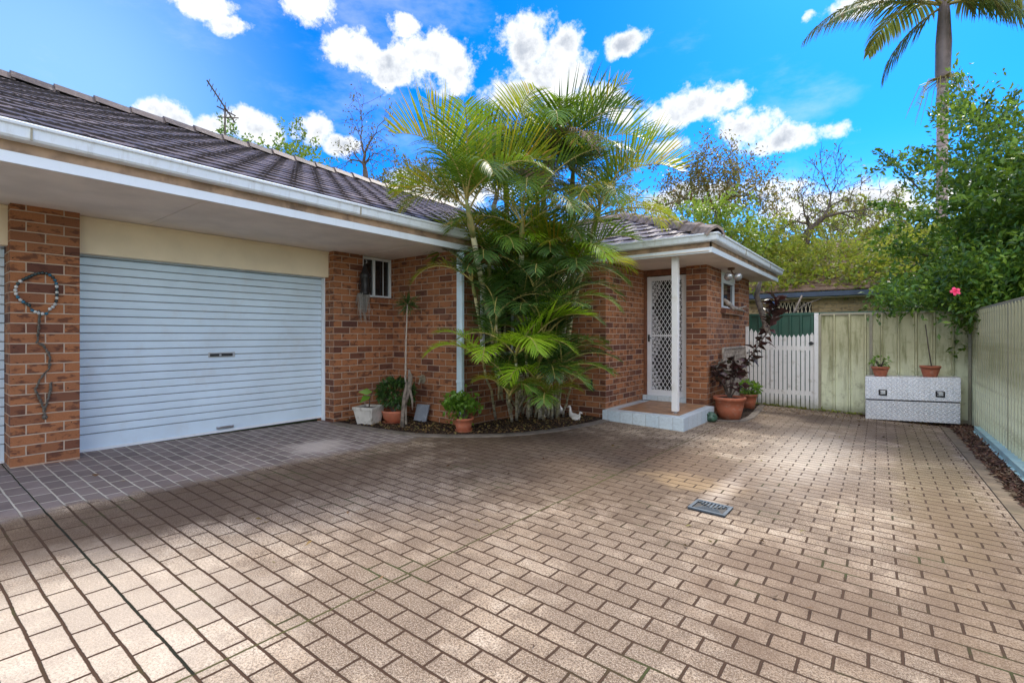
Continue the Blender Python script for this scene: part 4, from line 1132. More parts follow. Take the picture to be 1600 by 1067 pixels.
# beaded wall ornament on the garage pier
wo = empty('wall_ornament', (XG + .01, .80, 1.55), 'ring of shiny beads trailing a crooked string of shells on the garage pier', 'ornament')
ms = {'bead_dark': MB(), 'bead_pale': MB(), 'bead_blue': MB()}
rg = random.Random(2); n = 36
for k in range(n):
    a = 2 * math.pi * k / n; rr = 1 + .1 * math.sin(3 * a)
    y = .795 + .128 * rr * math.sin(a); z = 1.615 + .155 * rr * math.cos(a) - (.03 if abs(a - math.pi) < .5 else 0)
    key = rg.choice(['bead_dark', 'bead_dark', 'bead_blue', 'bead_pale', 'bead_pale'])
    m = MB(); m.ball((XG + .018, y, z), .0135, 9, 6, sx=.8); m.build('bead', key, wo, smooth=True)

pathp = [(.80, 1.45), (.795, 1.30), (.785, 1.18), (.83, 1.15), (.87, 1.05), (.86, .95), (.80, .86), (.775, .78), (.80, .70), (.83, .60), (.835, .54)]
pathq = [(.835, .60), (.85, .68), (.87, .76), (.875, .84)]
m = MB()
for pp in (pathp, pathq):
    for a, b_ in zip(pp, pp[1:]):
        d = math.hypot(b_[0] - a[0], b_[1] - a[1]); k = max(2, int(d / .011))
        for i in range(k):
            u = i / k; m.ball((XG + .014 + rg.uniform(-.003, .003), a[0] + (b_[0] - a[0]) * u + rg.uniform(-.004, .004), a[1] + (b_[1] - a[1]) * u), rg.uniform(.007, .012), 6, 4)
m.ball((XG + .018, .833, .535), .02, 8, 6)
ring = [(XG + .012, .795 + .128 * (1 + .1 * math.sin(3 * a)) * math.sin(a), 1.615 + .155 * (1 + .1 * math.sin(3 * a)) * math.cos(a) - (.03 if abs(a - math.pi) < .5 else 0)) for a in [2 * math.pi * k / 48 for k in range(49)]]
m.tube(ring, .006, 5, cap=False)
m.build('shell_string', 'shell_grey', wo)

# two white bird ornaments in the bed
def bird(c, ang, s, label, upright=False):
    m = MB(); ca, sa = math.cos(ang), math.sin(ang)
    def T(x, y, z): return (c[0] + (x * ca - y * sa) * s, c[1] + (x * sa + y * ca) * s, c[2] + z * s)
    body = [T(-.16, 0, .13), T(-.10, 0, .09), T(0, 0, .075), T(.09, 0, .10), T(.13, 0, .17), T(.13, 0, .26), T(.15, 0, .30), T(.19, 0, .29), T(.24, 0, .27)]
    if upright: body = [T(-.10, 0, .02), T(-.07, 0, .08), T(-.02, 0, .14), T(.03, 0, .22), T(.04, 0, .30), T(.05, 0, .37), T(.07, 0, .40), T(.11, 0, .40), T(.16, 0, .38)]
    m.tube(body, [.01 * s, .05 * s, .08 * s, .07 * s, .035 * s, .026 * s, .038 * s, .03 * s, .004 * s], 10)
    return tag(m.build('bird_ornament', 'ornament_white', None, smooth=True), label, 'ornament', 'white bird ornaments in the bed')
bird((-3.93, 6.22, zg(-3.93, 6.22) + .02), R(200), .52, 'upright white goose ornament at the edge of the palm bed', True)
bird((-3.68, 6.2, zg(-3.68, 6.2) + .0), R(175), .60, 'low white duck ornament nearer the porch step in the palm bed')
bird((-3.60, 6.1, zg(-3.60, 6.1) + .0), R(20), .42, 'tiny white duckling ornament closest to the porch step')

# ------------------------------------------------------------------ PALMS
def frond_geo(base, az, el, L, bend, nl=44, ll=.42, lift=.35, droop=.5, w=.020, seed=0, petiole=.14, taper=1.0):
    """feather frond -> (rachis pts, leaflet V, F)"""
    rng = np.random.default_rng(seed)
    N = 22; pts = [Vector(base)]; dv = []
    for i in range(N):
        s = i / (N - 1); e = el - bend * s ** 1.35
        a2 = az + .12 * math.sin(s * 3 + seed)
        d = Vector((math.cos(e) * math.cos(a2), math.cos(e) * math.sin(a2), math.sin(e))); dv.append(d)
        pts.append(pts[-1] + d * (L / N))
    V = []; F = []
    for side in (-1, 1):
        for k in range(nl):
            s = petiole + (1 - petiole) * (k + .5 + rng.uniform(-.3, .3)) / nl
            if rng.random() < .03: continue
            x = s * N; i = min(int(x), N - 1); p = pts[i].lerp(pts[i + 1], x - i); T = dv[min(i, N - 1)]
            S = T.cross(Vector((0, 0, 1)))
            if S.length < .05: S = Vector((-math.sin(az), math.cos(az), 0))
            S.normalize(); Up = S.cross(T).normalized()
            fw = .45 + .75 * s + rng.uniform(-.06, .06)
            D = (S * side * 1.0 + T * fw + Up * (lift + rng.uniform(-.12, .12))).normalized()
            q = (s - petiole) / (1 - petiole)
            le = ll * (.45 + .62 * math.sin(math.pi * min(1, q * .8 + .16)) ) * (1 - .45 * q ** 3) * rng.uniform(.88, 1.08)
            Wd = (T - D * T.dot(D)).normalized()
            b = len(V); c0 = Vector(p); dd = D.copy(); st = [0, .3, .38, .32]
            for j, ww in enumerate((.55, 1.0, .75, .06)):
                c0 = c0 + dd * le * st[j]
                dd = (dd + Vector((0, 0, -1)) * droop * (.28 + .3 * j) * rng.uniform(.8, 1.2)).normalized()
                V += [c0 + Wd * w * ww * .5, c0 - Wd * w * ww * .5]
            F += [(b, b + 1, b + 3, b + 2), (b + 2, b + 3, b + 5, b + 4), (b + 4, b + 5, b + 7, b + 6)]
    return pts, V, F
def frond(parent, base, az, el, L, bend, mat, **kw):
    rr = kw.pop('rr', .011)
    pts, V, F = frond_geo(base, az, el, L, bend, **kw)
    fo_ = np_mesh('frond', [tuple(v) for v in V], F, mat, parent)
    m = MB(); n = len(pts); m.tube(pts, [rr * (1 - .85 * i / (n - 1)) + .0012 for i in range(n)], 5, cap=False); m.build('rachis', 'rachis_tan', fo_, smooth=True)
    return fo_
def palm(label, base, crown, r0, r1, fronds, seed, shaft=.45, group='palms in the clump', mats=('frond_yellow', 'frond_green')):
    """slender feather palm; fronds = list of (azimuth deg, elevation deg, length, bend, mat index or name)"""
    o = empty('palm_tree', base, label, 'palm', group); b = Vector(base); c = Vector(crown); rg = random.Random(seed)
    mid = [b.lerp(c, u) + Vector((rg.uniform(-.02, .02), rg.uniform(-.02, .02), 0)) - Vector((0, 0, 1)) * 0 + (c - b).cross(Vector((0, 0, 1))).normalized() * 0 for u in (.2, .4, .6, .8)]
    sag = Vector((c.x - b.x, c.y - b.y, 0)) * -.10
    mid = [p + sag * math.sin(math.pi * u) for p, u in zip(mid, (.2, .4, .6, .8))]
    pts = [b - Vector((0, 0, .03))] + mid + [c]; n = len(pts)
    m = MB(); m.tube(pts, [r0 * 1.3] + [r0 + (r1 - r0) * i / (n - 2) for i in range(1, n - 1)] + [r1], 12); m.build('trunk', 'palm_stem', o, smooth=True)
    up = (pts[-1] - pts[-2]).normalized(); sp_ = [c - up * .02, c + up * shaft * .3, c + up * shaft * .8, c + up * shaft]
    m = MB(); m.tube(sp_, [r1 * 1.0, r1 * 1.3, r1 * .8, r1 * .35], 12); m.build('crownshaft', 'palm_sheath', o, smooth=True)
    for k, fr in enumerate(fronds):
        az, el, L, bend, mt = fr[:5]; opt = fr[5] if len(fr) > 5 else {}
        s = rg.uniform(.65, 1.0)
        frond(o, c + up * shaft * s, R(az), R(el), L, R(bend), mt if isinstance(mt, str) else mats[mt], seed=seed * 31 + k, **opt)
    return o
# azimuths: camera looks along about 128 deg; left in view = 218, right in view = 38, toward camera = 308, away = 128
LF, RT, TW, AW = 218, 38, 308, 128
Y_, G_, D_, B_ = 'frond_yellow', 'frond_green', 'frond_dark', 'frond_dead'
F_ = 'frond_fresh'
fan = dict(ll=.70, lift=.95, droop=.05, w=.022, nl=32)
up_ = dict(ll=.54, lift=.35, droop=.18, w=.020, nl=32)
hang = dict(ll=.46, lift=.35, droop=.5, w=.017, nl=30)
small = dict(ll=.36, lift=.4, droop=.35, w=.016, nl=24)
def at(x, y, d):
    """world point seen at photo pixel x, y at depth d (used to place the palms' real positions)"""
    TH = R(38); u = (x - 800) / 762; v = (522 - y) / 762
    return (d * (-math.sin(TH) + u * math.cos(TH)), d * (math.cos(TH) + u * math.sin(TH)), 1.25 + d * v)
def gat(x, y): 
    """ground point seen at a photo pixel"""
    TH = R(38); u = (x - 800) / 762; v = (522 - y) / 762
    rx, ry = -math.sin(TH) + u * math.cos(TH), math.cos(TH) + u * math.sin(TH)
    t_ = -1.25 / (v + .0252 * rx + .0152 * ry); return (t_ * rx, t_ * ry, zg(t_ * rx, t_ * ry))
palm('leaning palm at the left of the clump, its crown over the garage gutter', gat(785, 652), at(739, 368, 5.75), .045, .033, [
    (LF + 5, 80, 1.25, 85, Y_, fan), (LF - 55, 78, 1.1, 30, G_, up_), (LF + 10, 50, .95, 95, Y_, up_), (LF, 42, .9, 105, Y_, hang), (LF + 35, 84, 1.25, 45, Y_, up_), (TW, 75, 1.1, 60, G_, up_), (LF - 30, 55, 1.3, 95, G_, hang),
    (RT + 10, 66, 1.2, 75, Y_, fan), (RT - 25, 45, 1.15, 85, G_, hang), (TW + 25, 50, 1.0, 110, G_, hang), (AW, 60, 1.3, 60, G_, hang), (RT + 40, 80, 1.15, 40, Y_, up_), (LF + 60, 70, 1.1, 90, G_, hang)], 11)
palm('straight pale stemmed palm in the centre of the clump with a low crown', gat(812, 648), at(815, 395, 6.15), .042, .034, [
    (TW, 60, 1.15, 125, G_, hang), (LF + 20, 55, 1.2, 95, Y_, hang), (LF - 20, 68, 1.4, 60, G_, up_), (RT, 66, 1.5, 60, G_, up_), (RT - 20, 40, 1.1, 90, Y_, hang),
    (AW, 75, 1.5, 30, Y_, up_), (LF + 5, 30, 1.0, 80, G_, hang), (TW + 35, 35, 1.1, 95, G_, hang)], 12)
palm('right leaning palm whose crown hangs over the porch gutter', gat(868, 650), at(924, 372, 6.45), .04, .03, [
    (RT, 66, 1.3, 95, Y_, fan), (RT + 20, 42, 1.2, 110, Y_, hang), (RT - 25, 70, 1.3, 70, G_, up_), (LF, 50, 1.2, 100, Y_, hang), (LF - 30, 70, 1.4, 60, G_, up_),
    (TW, 40, 1.0, 110, G_, hang), (AW, 70, 1.4, 40, Y_, up_), (TW - 25, 30, 1.1, 90, Y_, hang), (RT - 5, 20, 1.05, 60, Y_, hang)], 13)
palm('tallest palm of the clump with upright fronds against the white cloud', gat(838, 644), at(850, 300, 6.7), .045, .036, [
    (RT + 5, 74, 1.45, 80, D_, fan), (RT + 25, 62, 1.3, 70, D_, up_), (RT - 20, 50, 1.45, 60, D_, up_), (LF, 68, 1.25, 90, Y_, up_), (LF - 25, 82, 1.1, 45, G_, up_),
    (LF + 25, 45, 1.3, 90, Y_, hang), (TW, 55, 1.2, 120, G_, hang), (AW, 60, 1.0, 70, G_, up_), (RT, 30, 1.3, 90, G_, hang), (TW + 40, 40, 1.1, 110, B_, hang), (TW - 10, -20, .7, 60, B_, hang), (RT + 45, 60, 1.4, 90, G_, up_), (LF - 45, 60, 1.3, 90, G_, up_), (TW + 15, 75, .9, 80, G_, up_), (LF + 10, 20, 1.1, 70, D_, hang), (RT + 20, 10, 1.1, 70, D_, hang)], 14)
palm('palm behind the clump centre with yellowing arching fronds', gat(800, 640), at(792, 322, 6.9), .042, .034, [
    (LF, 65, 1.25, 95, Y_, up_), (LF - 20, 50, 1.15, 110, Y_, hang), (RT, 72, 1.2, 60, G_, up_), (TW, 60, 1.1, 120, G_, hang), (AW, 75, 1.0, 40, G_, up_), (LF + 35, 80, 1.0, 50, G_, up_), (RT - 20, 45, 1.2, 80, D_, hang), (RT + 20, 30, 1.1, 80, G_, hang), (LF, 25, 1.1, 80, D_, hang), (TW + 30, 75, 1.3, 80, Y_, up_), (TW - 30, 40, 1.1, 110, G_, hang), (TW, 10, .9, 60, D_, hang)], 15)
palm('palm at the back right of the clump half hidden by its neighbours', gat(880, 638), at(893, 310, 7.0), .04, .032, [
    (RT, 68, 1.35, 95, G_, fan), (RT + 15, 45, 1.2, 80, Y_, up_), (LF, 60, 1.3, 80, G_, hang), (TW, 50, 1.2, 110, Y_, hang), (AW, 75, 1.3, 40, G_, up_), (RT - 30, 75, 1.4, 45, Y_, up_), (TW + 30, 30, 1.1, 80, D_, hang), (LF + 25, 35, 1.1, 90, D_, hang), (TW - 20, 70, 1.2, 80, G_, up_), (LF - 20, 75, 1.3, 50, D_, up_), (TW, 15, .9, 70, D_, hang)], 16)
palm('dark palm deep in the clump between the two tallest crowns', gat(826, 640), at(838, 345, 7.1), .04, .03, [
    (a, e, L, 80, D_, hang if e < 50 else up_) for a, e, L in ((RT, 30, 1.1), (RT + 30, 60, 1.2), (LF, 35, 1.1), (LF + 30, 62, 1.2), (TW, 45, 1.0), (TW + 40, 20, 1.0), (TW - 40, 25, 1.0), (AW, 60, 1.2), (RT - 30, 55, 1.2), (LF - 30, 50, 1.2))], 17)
for k_, (lab_, b_, c_) in enumerate([
    ('middle height palm left of the centre stem with green arching fronds', (780, 650), (765, 430, 6.3)),
    ('middle height palm behind the centre stem with fronds in the eave shade', (815, 645), (800, 415, 6.8)),
    ('middle height palm filling the clump right of the centre stem', (846, 646), (858, 420, 6.6)),
    ('middle height palm leaning right in front of the porch gutter', (866, 648), (893, 445, 6.5)),
    ('middle height palm at the back with its fronds below the porch gutter', (836, 643), (832, 455, 7.0))]):
    palm(lab_, gat(*b_), at(*c_), .03, .024, [(LF + 10 * k_, 62, .95, 90, Y_, up_), (RT - 8 * k_, 60, 1.0, 90, G_, up_), (TW + 20, 50, .9, 110, F_ if k_ % 2 else G_, hang), (TW - 35, 62, .9, 95, Y_, hang), (LF - 30, 35, .95, 80, G_, hang), (RT + 25, 35, 1.0, 80, Y_ if k_ == 3 else G_, hang), (TW, 25, .8, 70, D_, hang), (AW, 72, .9, 40, G_, up_)], 140 + k_, shaft=.25)
# middle height canes
mid_specs = [
    ('short leaning cane palm with one frond reaching left of the clump', (768, 650), (742, 462, 6.2), [(LF + 15, 40, .85, 100, Y_, small), (LF - 30, 70, .7, 60, D_, small), (TW, 45, .6, 90, D_, small)]),
    ('cane palm with fans of drooping green fronds before the dark recess', (798, 652), (778, 500, 6.5), [(LF, 70, .9, 60, G_, up_), (RT, 65, .9, 60, G_, small), (TW, 30, .8, 90, D_, small), (RT + 40, 75, .9, 30, G_, up_)]),
    ('cane palm bearing a wide pale ribbed arching frond toward the porch', (852, 652), (838, 470, 6.2), [(RT - 12, 38, 1.25, 85, D_, dict(ll=.46, lift=.45, droop=.55, w=.015, nl=44)), (RT + 20, 70, 1.0, 70, G_, small), (LF, 60, .9, 80, D_, small), (TW, 50, .8, 100, D_, small)]),
    ('cane palm right of the clump centre with dark hanging fronds', (872, 652), (872, 500, 6.4), [(RT, 55, 1.0, 110, D_, small), (RT - 25, 35, .9, 90, G_, small), (LF, 70, .8, 60, D_, small), (RT + 20, 75, 1.0, 50, G_, up_)]),
]
for k, (lab, b_, c_, fr) in enumerate(mid_specs): palm(lab, gat(*b_), at(*c_), .026, .02, fr, 30 + k, shaft=.22)
low = [
    ('low cane palm with bright lime fronds spreading left over the downpipe', (775, 656), (757, 575, 5.95), [(LF + 8, 48, .80, 95, F_, small), (LF - 20, 65, .8, 80, F_, small), (RT, 60, .8, 95, F_, small), (TW, 50, .7, 100, F_, small)]),
    ('low cane palm with a lime fan frond facing the drive', (808, 658), (806, 565, 5.9), [(TW + 28, 58, .72, 120, F_, dict(ll=.44, lift=.2, droop=.3, w=.015, nl=30)), (RT + 15, 68, .9, 70, F_, up_), (LF, 55, .8, 90, G_, small), (RT - 15, 45, .8, 95, F_, small)]),
    ('low cane palm with upright lime fronds right of the centre stem', (826, 656), (822, 560, 6.05), [(RT, 62, .95, 75, F_, up_), (RT + 25, 75, .9, 45, F_, up_), (TW + 10, 50, .7, 110, F_, small), (LF + 10, 45, .6, 80, G_, small)]),
    ('low cane palm with two round drooping fronds beneath the lime fans', (842, 657), (838, 600, 5.95), [(RT, 50, .70, 120, G_, small), (TW - 38, 55, .6, 120, F_, small), (RT - 30, 35, .75, 90, G_, small)]),
    ('low cane palm reaching right toward the porch wall', (862, 655), (862, 590, 6.2), [(RT, 45, .95, 80, D_, small), (RT + 15, 60, .9, 90, G_, small), (TW, 40, .6, 100, D_, small), (RT - 20, 30, .8, 70, G_, small)]),
    ('seedling palm with yellow-green fronds at the foot of the stems', (800, 660), (796, 622, 5.85), [(LF, 60, .5, 90, Y_, small), (RT, 55, .5, 110, Y_, small), (TW + 45, 60, .45, 110, G_, small), (LF - 35, 75, .6, 60, G_, small)]),
    ('seedling palm with short fronds at the right foot of the clump', (848, 657), (850, 632, 5.95), [(RT, 60, .5, 90, Y_, small), (TW, 55, .5, 110, G_, small), (LF, 60, .45, 100, G_, small), (RT + 30, 75, .6, 60, Y_, small)]),
]
for k, (lab, b_, c_, fr) in enumerate(low): palm(lab, gat(*b_), at(*c_), .018, .015, fr, 50 + k, shaft=.14)
rg = random.Random(77)
for k in range(21):
    x0 = 777 + k * 5.2 + rg.uniform(-4, 4); x1 = x0 + rg.uniform(-20, 30); yy = rg.uniform(470, 610)
    b_ = gat(x0, 650 + rg.uniform(-4, 5)); c_ = at(x1, yy, rg.uniform(6.1, 6.7))
    palm('thin cane palm among the close packed stems at the clump foot', b_, c_, .016, .014,
         [(rg.choice((LF, RT, TW, AW)) + rg.uniform(-35, 35), rg.uniform(45, 80), rg.uniform(.6, .95), rg.uniform(50, 105), rg.choice((D_, G_, D_, D_)), small) for _ in range(4)], 80 + k, shaft=.12, group='thin cane palms packed in the clump')

# tall palm beyond the fences
tpb = (1.2, 20.2, -.2); crz = 10.9
tpo = empty('palm_tree', tpb, 'tall ringed trunk palm towering beyond the right fence, crown cut by the frame top', 'palm')
m = MB(); m.tube([(1.2, 20.2, -.2), (1.18, 20.2, 3), (1.22, 20.2, 9.15)], [.2, .15, .14], 18); m.build('trunk', 'tall_trunk', tpo, smooth=True)
m = MB(); m.tube([(1.22, 20.2, 9.15), (1.22, 20.2, 9.3), (1.24, 20.2, 10.3), (1.25, 20.2, 11.2), (1.25, 20.2, 11.8)], [.15, .19, .20, .15, .10], 18); m.build('crownshaft', 'crownshaft', tpo, smooth=True)
T_ = 'frond_tall'; to = dict(ll=.95, lift=.0, droop=.75, w=.055, nl=56, rr=.04)
for k, (az, el, L, bend) in enumerate([(LF, 12, 4.0, 52), (LF + 12, 24, 4.3, 68), (LF - 25, 30, 4.2, 80), (LF - 30, -30, 2.6, 50), (RT, 22, 3.6, 85), (RT + 25, 50, 4, 90), (TW + 10, 5, 3.0, 90), (TW + 40, -10, 2.6, 70), (TW - 30, 40, 3.6, 95), (AW, 40, 3.6, 80), (LF + 8, 66, 4.4, 85), (RT - 20, 65, 4, 80)]):
    frond(tpo, (1.25, 20.2, 11.45), R(az), R(el), L, R(bend), T_, seed=200 + k, **to)
m = MB(); rg = random.Random(6)
for k in range(34):
    a = rg.uniform(0, 6.28); L = rg.uniform(.5, 1.1); x, y = 1.2 + .14 * math.cos(a), 20.2 + .14 * math.sin(a)
    m.tube([(x, y, 9.2), (x + .45 * L * math.cos(a), y + .45 * L * math.sin(a), 9.1), (x + .8 * L * math.cos(a), y + .8 * L * math.sin(a), 9.1 - L * .9)], [.016, .011, .004], 4, cap=False)
m.build('seed_strands', 'rachis_tan', tpo)

# ------------------------------------------------------------------ TREES
def split2(P, rng):
    """divide a set of twig ends into two neighbouring groups"""
    a, b = P[rng.integers(len(P))], P[rng.integers(len(P))]
    for _ in range(5):
        m_ = ((P - a) ** 2).sum(1) < ((P - b) ** 2).sum(1)
        if m_.all() or not m_.any(): m_ = np.arange(len(P)) % 2 == 0
        a, b = P[m_].mean(0), P[~m_].mean(0)
    return m_
def branch_tree(name, label, base, fork, crown, depth, n, seed, leaf_n, leafL, leafW, r=.12, wood='twig', mat='leaf_sparse', puff=.15, down=0, hollow=.35, deep=.55, group=None):
    """open branching tree: crown = (x0, x1, y0, y1) extent as surveyed from the drive at the given distance"""
    rng = np.random.default_rng(seed); o = empty(name, base, label, 'tree', group)
    x0, x1, y0, y1 = crown; th = R(38)
    U_ = np.array([math.cos(th), math.sin(th), 0]); W_ = np.array([-math.sin(th), math.cos(th), 0])
    D_ = norm(rng.normal(size=(n, 3))); D_[:, 2] = np.abs(D_[:, 2]) * 1.0 - .25 * rng.random(n)
    rr = hollow + (1 - hollow) * rng.random((n, 1)) ** .5; D_ = D_ * rr * (1 + .18 * np.sin(D_[:, :1] * 7 + seed))
    c = np.array(at((x0 + x1) / 2, y1, depth)); hw = (x1 - x0) / 2 * depth / 762; hh = (y1 - y0) * depth / 762
    T_ = c + (D_[:, :1] * U_) * hw + (D_[:, 1:2] * W_) * hw * deep + D_[:, 2:3] * np.array([0, 0, 1]) * hh
    segs = []; tips = []
    def grow(p, d, P, rad):
        if len(P) <= 1:
            e = P[0]; mid = (p + e) / 2 + rng.normal(size=3) * np.linalg.norm(e - p) * .08
            segs.append(([p, mid, e], max(rad, .008), .004)); tips.append((e, e - p)); return
        cen = P.mean(0); v = cen - p; L = np.linalg.norm(v); step = L * (.30 if len(P) > 12 else .42)
        nd = v / L * .75 + d * .45 + rng.normal(size=3) * .13; nd /= np.linalg.norm(nd)
        q = p + nd * step; mid = (p + q) / 2 + rng.normal(size=3) * step * .06
        r2 = max(.007, rad * .86); segs.append(([p, mid, q], rad, r2))
        m_ = split2(P, rng); f1 = m_.mean()
        for mm, f in ((m_, f1), (~m_, 1 - f1)): grow(q, nd, P[mm], max(.007, r2 * max(.45, f ** .42)))
    b = np.array(base); fk = np.array(fork)
    segs.append(([b, (b + fk) / 2 + [.04, 0, 0], fk], r * 1.15, r)); grow(fk, norm((fk - b)[None])[0], T_, r * .9)
    m = MB()
    for pts, a, q in segs: m.tube([tuple(p) for p in pts], [a, (a + q) / 2, q], 7 if a > .04 else 4, cap=False)
    m.build('trunk', wood, o, smooth=True)
    P = []; D = []
    for e, v in tips:
        for _ in range(leaf_n): P.append(e - v * rng.random() * .9 + rng.normal(size=3) * puff); D.append(rng.normal(size=3) + [0, 0, -down])
    P = np.array(P); D = np.array(D)
    leaves('crown', P, D, rng.uniform(.6, 1.3, len(P)) * leafL, rng.uniform(.7, 1.2, len(P)) * leafW, mat, o, rng)
    return o
branch_tree('bare_tree', 'thin bare branching tree rising behind the dark roof left of the palms', at(566, 480, 18), at(570, 285, 18), (505, 632, 128, 255), 18, 170, 3, 3, .12, .05, .12, hollow=.2, puff=.12)
branch_tree('sparse_tree', 'fine twiggy tree behind the roof just left of the palm crowns', at(665, 480, 21), at(662, 330, 21), (596, 745, 222, 320), 21, 200, 14, 7, .13, .05, .10, puff=.2)
branch_tree('sparse_tree', 'twiggy dark tree showing between the palm crowns and cloud', at(770, 480, 20), at(772, 320, 20), (720, 850, 178, 300), 20, 160, 15, 5, .12, .05, .11, puff=.18)
branch_tree('canopy_tree', 'broad olive canopied tree with dark twigs behind the porch roof', at(1122, 480, 19), at(1120, 350, 19), (1015, 1222, 203, 325), 19, 480, 8, 11, .15, .065, .17, puff=.22, down=.5, hollow=.3, mat='leaf_olive')
branch_tree('spreading_tree', 'dark forked spreading tree with drooping seed pods behind the green fence', at(1240, 520, 15), at(1258, 372, 15), (1178, 1418, 218, 372), 15, 460, 21, 4, .12, .035, .13, puff=.12, down=1.6, hollow=.3)

def clump_tree(name, label, c, rad, ncl, per, L, W, mat, seed, trunk_base, r=.12, group=None, cl=.22, wood='trunk_grey', droop=.1):
    """crown built of many leafy shoots set through an uneven volume, on a forked trunk"""
    rng = np.random.default_rng(seed); o = empty(name, trunk_base, label, 'tree', group)
    Dc = norm(rng.normal(size=(ncl, 3))); rr = rng.random((ncl, 1)) ** .42
    lump = 1 + .22 * np.sin(Dc[:, :1] * 5 + seed) * np.cos(Dc[:, 1:2] * 4) + .15 * rng.normal(size=(ncl, 1))
    CC = Dc * rr * lump * np.array(rad) + np.array(c)
    out = norm(Dc + np.array([0, 0, .15]) + rng.normal(size=(ncl, 3)) * .35)
    # each shoot: leaves in pairs along a short arching twig
    t_ = rng.random((ncl, per, 1)); sh = rng.uniform(.5, 1.5, (ncl, 1, 1)) * cl * 2.6
    P = CC[:, None, :] + out[:, None, :] * t_ * sh + np.array([0, 0, -1]) * droop * (t_ ** 2) * sh + rng.normal(size=(ncl, per, 3)) * cl * .17
    D = out[:, None, :] * .6 + rng.normal(size=(ncl, per, 3)) * .8
    P = P.reshape(-1, 3); D = D.reshape(-1, 3); n = len(P)
    keep = P[:, 2] > .0; P, D = P[keep], D[keep]; n = len(P)
    leaves('crown', P, D, rng.uniform(.7, 1.3, n) * L, rng.uniform(.8, 1.2, n) * W, mat, o, rng)
    m = MB(); b = Vector(trunk_base); cc = Vector(c); fork = b.lerp(cc, .45)
    m.tube([b, b.lerp(fork, .5) + Vector((.03, 0, 0)), fork], [r, r * .85, r * .75], 9)
    rg = random.Random(seed)
    for k in range(9):
        e = Vector(CC[rg.randrange(ncl)].tolist()); mid = fork.lerp(e, .5) + Vector((0, 0, .1)); m.tube([fork - Vector((0, 0, .1)), mid, e], [r * .5, r * .3, r * .08], 6, cap=False)
    m.build('trunk', wood, o, smooth=True)
    return o
bc = (2.5, 11.9, 2.65)
bush = clump_tree('hibiscus_tree', 'dense leafy hibiscus tree overhanging the fence corner with one pink flower', bc, (2.2, 2.1, 1.9), 1350, 44, .12, .055, 'leaf_bush', 4, (2.3, 12.2, -.2), .12, cl=.27, droop=.35)
rng = np.random.default_rng(91)
# overhanging skirt and long shoots belonging to the same crown
ncl = 620; CC = np.stack([rng.uniform(-.15, 3.2, ncl), rng.uniform(9.7, 11.2, ncl), rng.uniform(1.42, 2.4, ncl)], 1)
CC = CC[(CC[:, 2] > 1.76 - .4 * (CC[:, 0] > .8)) & ((CC[:, 0] > .55) | (CC[:, 2] < 1.95))]; ncl = len(CC)
P = (CC[:, None, :] + rng.normal(size=(ncl, 30, 3)) * .13).reshape(-1, 3); D = rng.normal(size=P.shape) + np.array([-.3, -.4, -.2])
leaves('crown_skirt', P, D, rng.uniform(.07, .13, len(P)), .045, 'leaf_bush', bush, rng)
P = []; D = []; m = MB()
for (x0, y0, x1, y1, dd) in [(1440, 300, 1372, 236, 9.6), (1470, 180, 1497, 118, 9.6), (1500, 210, 1506, 150, 9.3), (1420, 330, 1362, 318, 9.5), (1560, 200, 1588, 145, 9.2), (1460, 250, 1430, 235, 9.4), (1530, 200, 1545, 150, 9.5), (1450, 400, 1395, 395, 9.2)]:
    a = np.array(at(x0, y0, dd)); b_ = np.array(at(x1, y1, dd)); m.tube([tuple(a), tuple((a + b_) / 2 + [0, 0, .06]), tuple(b_)], [.02, .012, .004], 5)
    for k in range(190):
        u = rng.random(); P.append(a + (b_ - a) * u + rng.normal(size=3) * .09 * (1.3 - u)); D.append((b_ - a) + rng.normal(size=3) * .6)
leaves('crown_shoots', np.array(P), np.array(D), rng.uniform(.07, .12, len(P)), .042, 'leaf_bush', bush, rng); m.build('shoot_stems', 'trunk_grey', bush)
P2 = []; D2 = []
for k in range(230):
    px_ = rng.uniform(1492, 1650); a = np.array(at(px_, rng.uniform(150 + .9 * abs(px_ - 1500) * (1 if px_ < 1560 else .5), 350), rng.uniform(8.6, 10.2))); o_ = rng.normal(size=3) * .3 + [0, 0, .3]
    for q in range(22): P2.append(a + o_ * rng.random() + rng.normal(size=3) * .07); D2.append(o_ + rng.normal(size=3) * .5)
leaves('crown_top', np.array(P2), np.array(D2), rng.uniform(.08, .13, len(P2)), .045, 'leaf_bush', bush, rng)
# hibiscus flower
m = MB(); fc = Vector(at(1492, 456, 6.85)); nrm_ = Vector((.3, -1, .3)).normalized(); e1 = nrm_.cross(Vector((0, 0, 1))).normalized(); e2 = e1.cross(nrm_)
for k in range(5):
    a = 2 * math.pi * k / 5; d = e1 * math.cos(a) + e2 * math.sin(a); s_ = nrm_.cross(d)
    m.add([fc, fc + d * .035 + s_ * .024 + nrm_ * .02, fc + d * .06 + s_ * .016 + nrm_ * .012, fc + d * .064 - s_ * .01 + nrm_ * .02, fc + d * .03 - s_ * .026 + nrm_ * .03], [(0, 1, 2, 3, 4)])
m.tube([fc, fc + nrm_ * .07], [.006, .004], 6)
m.build('flower', 'petal_pink', bush, fixn=False)

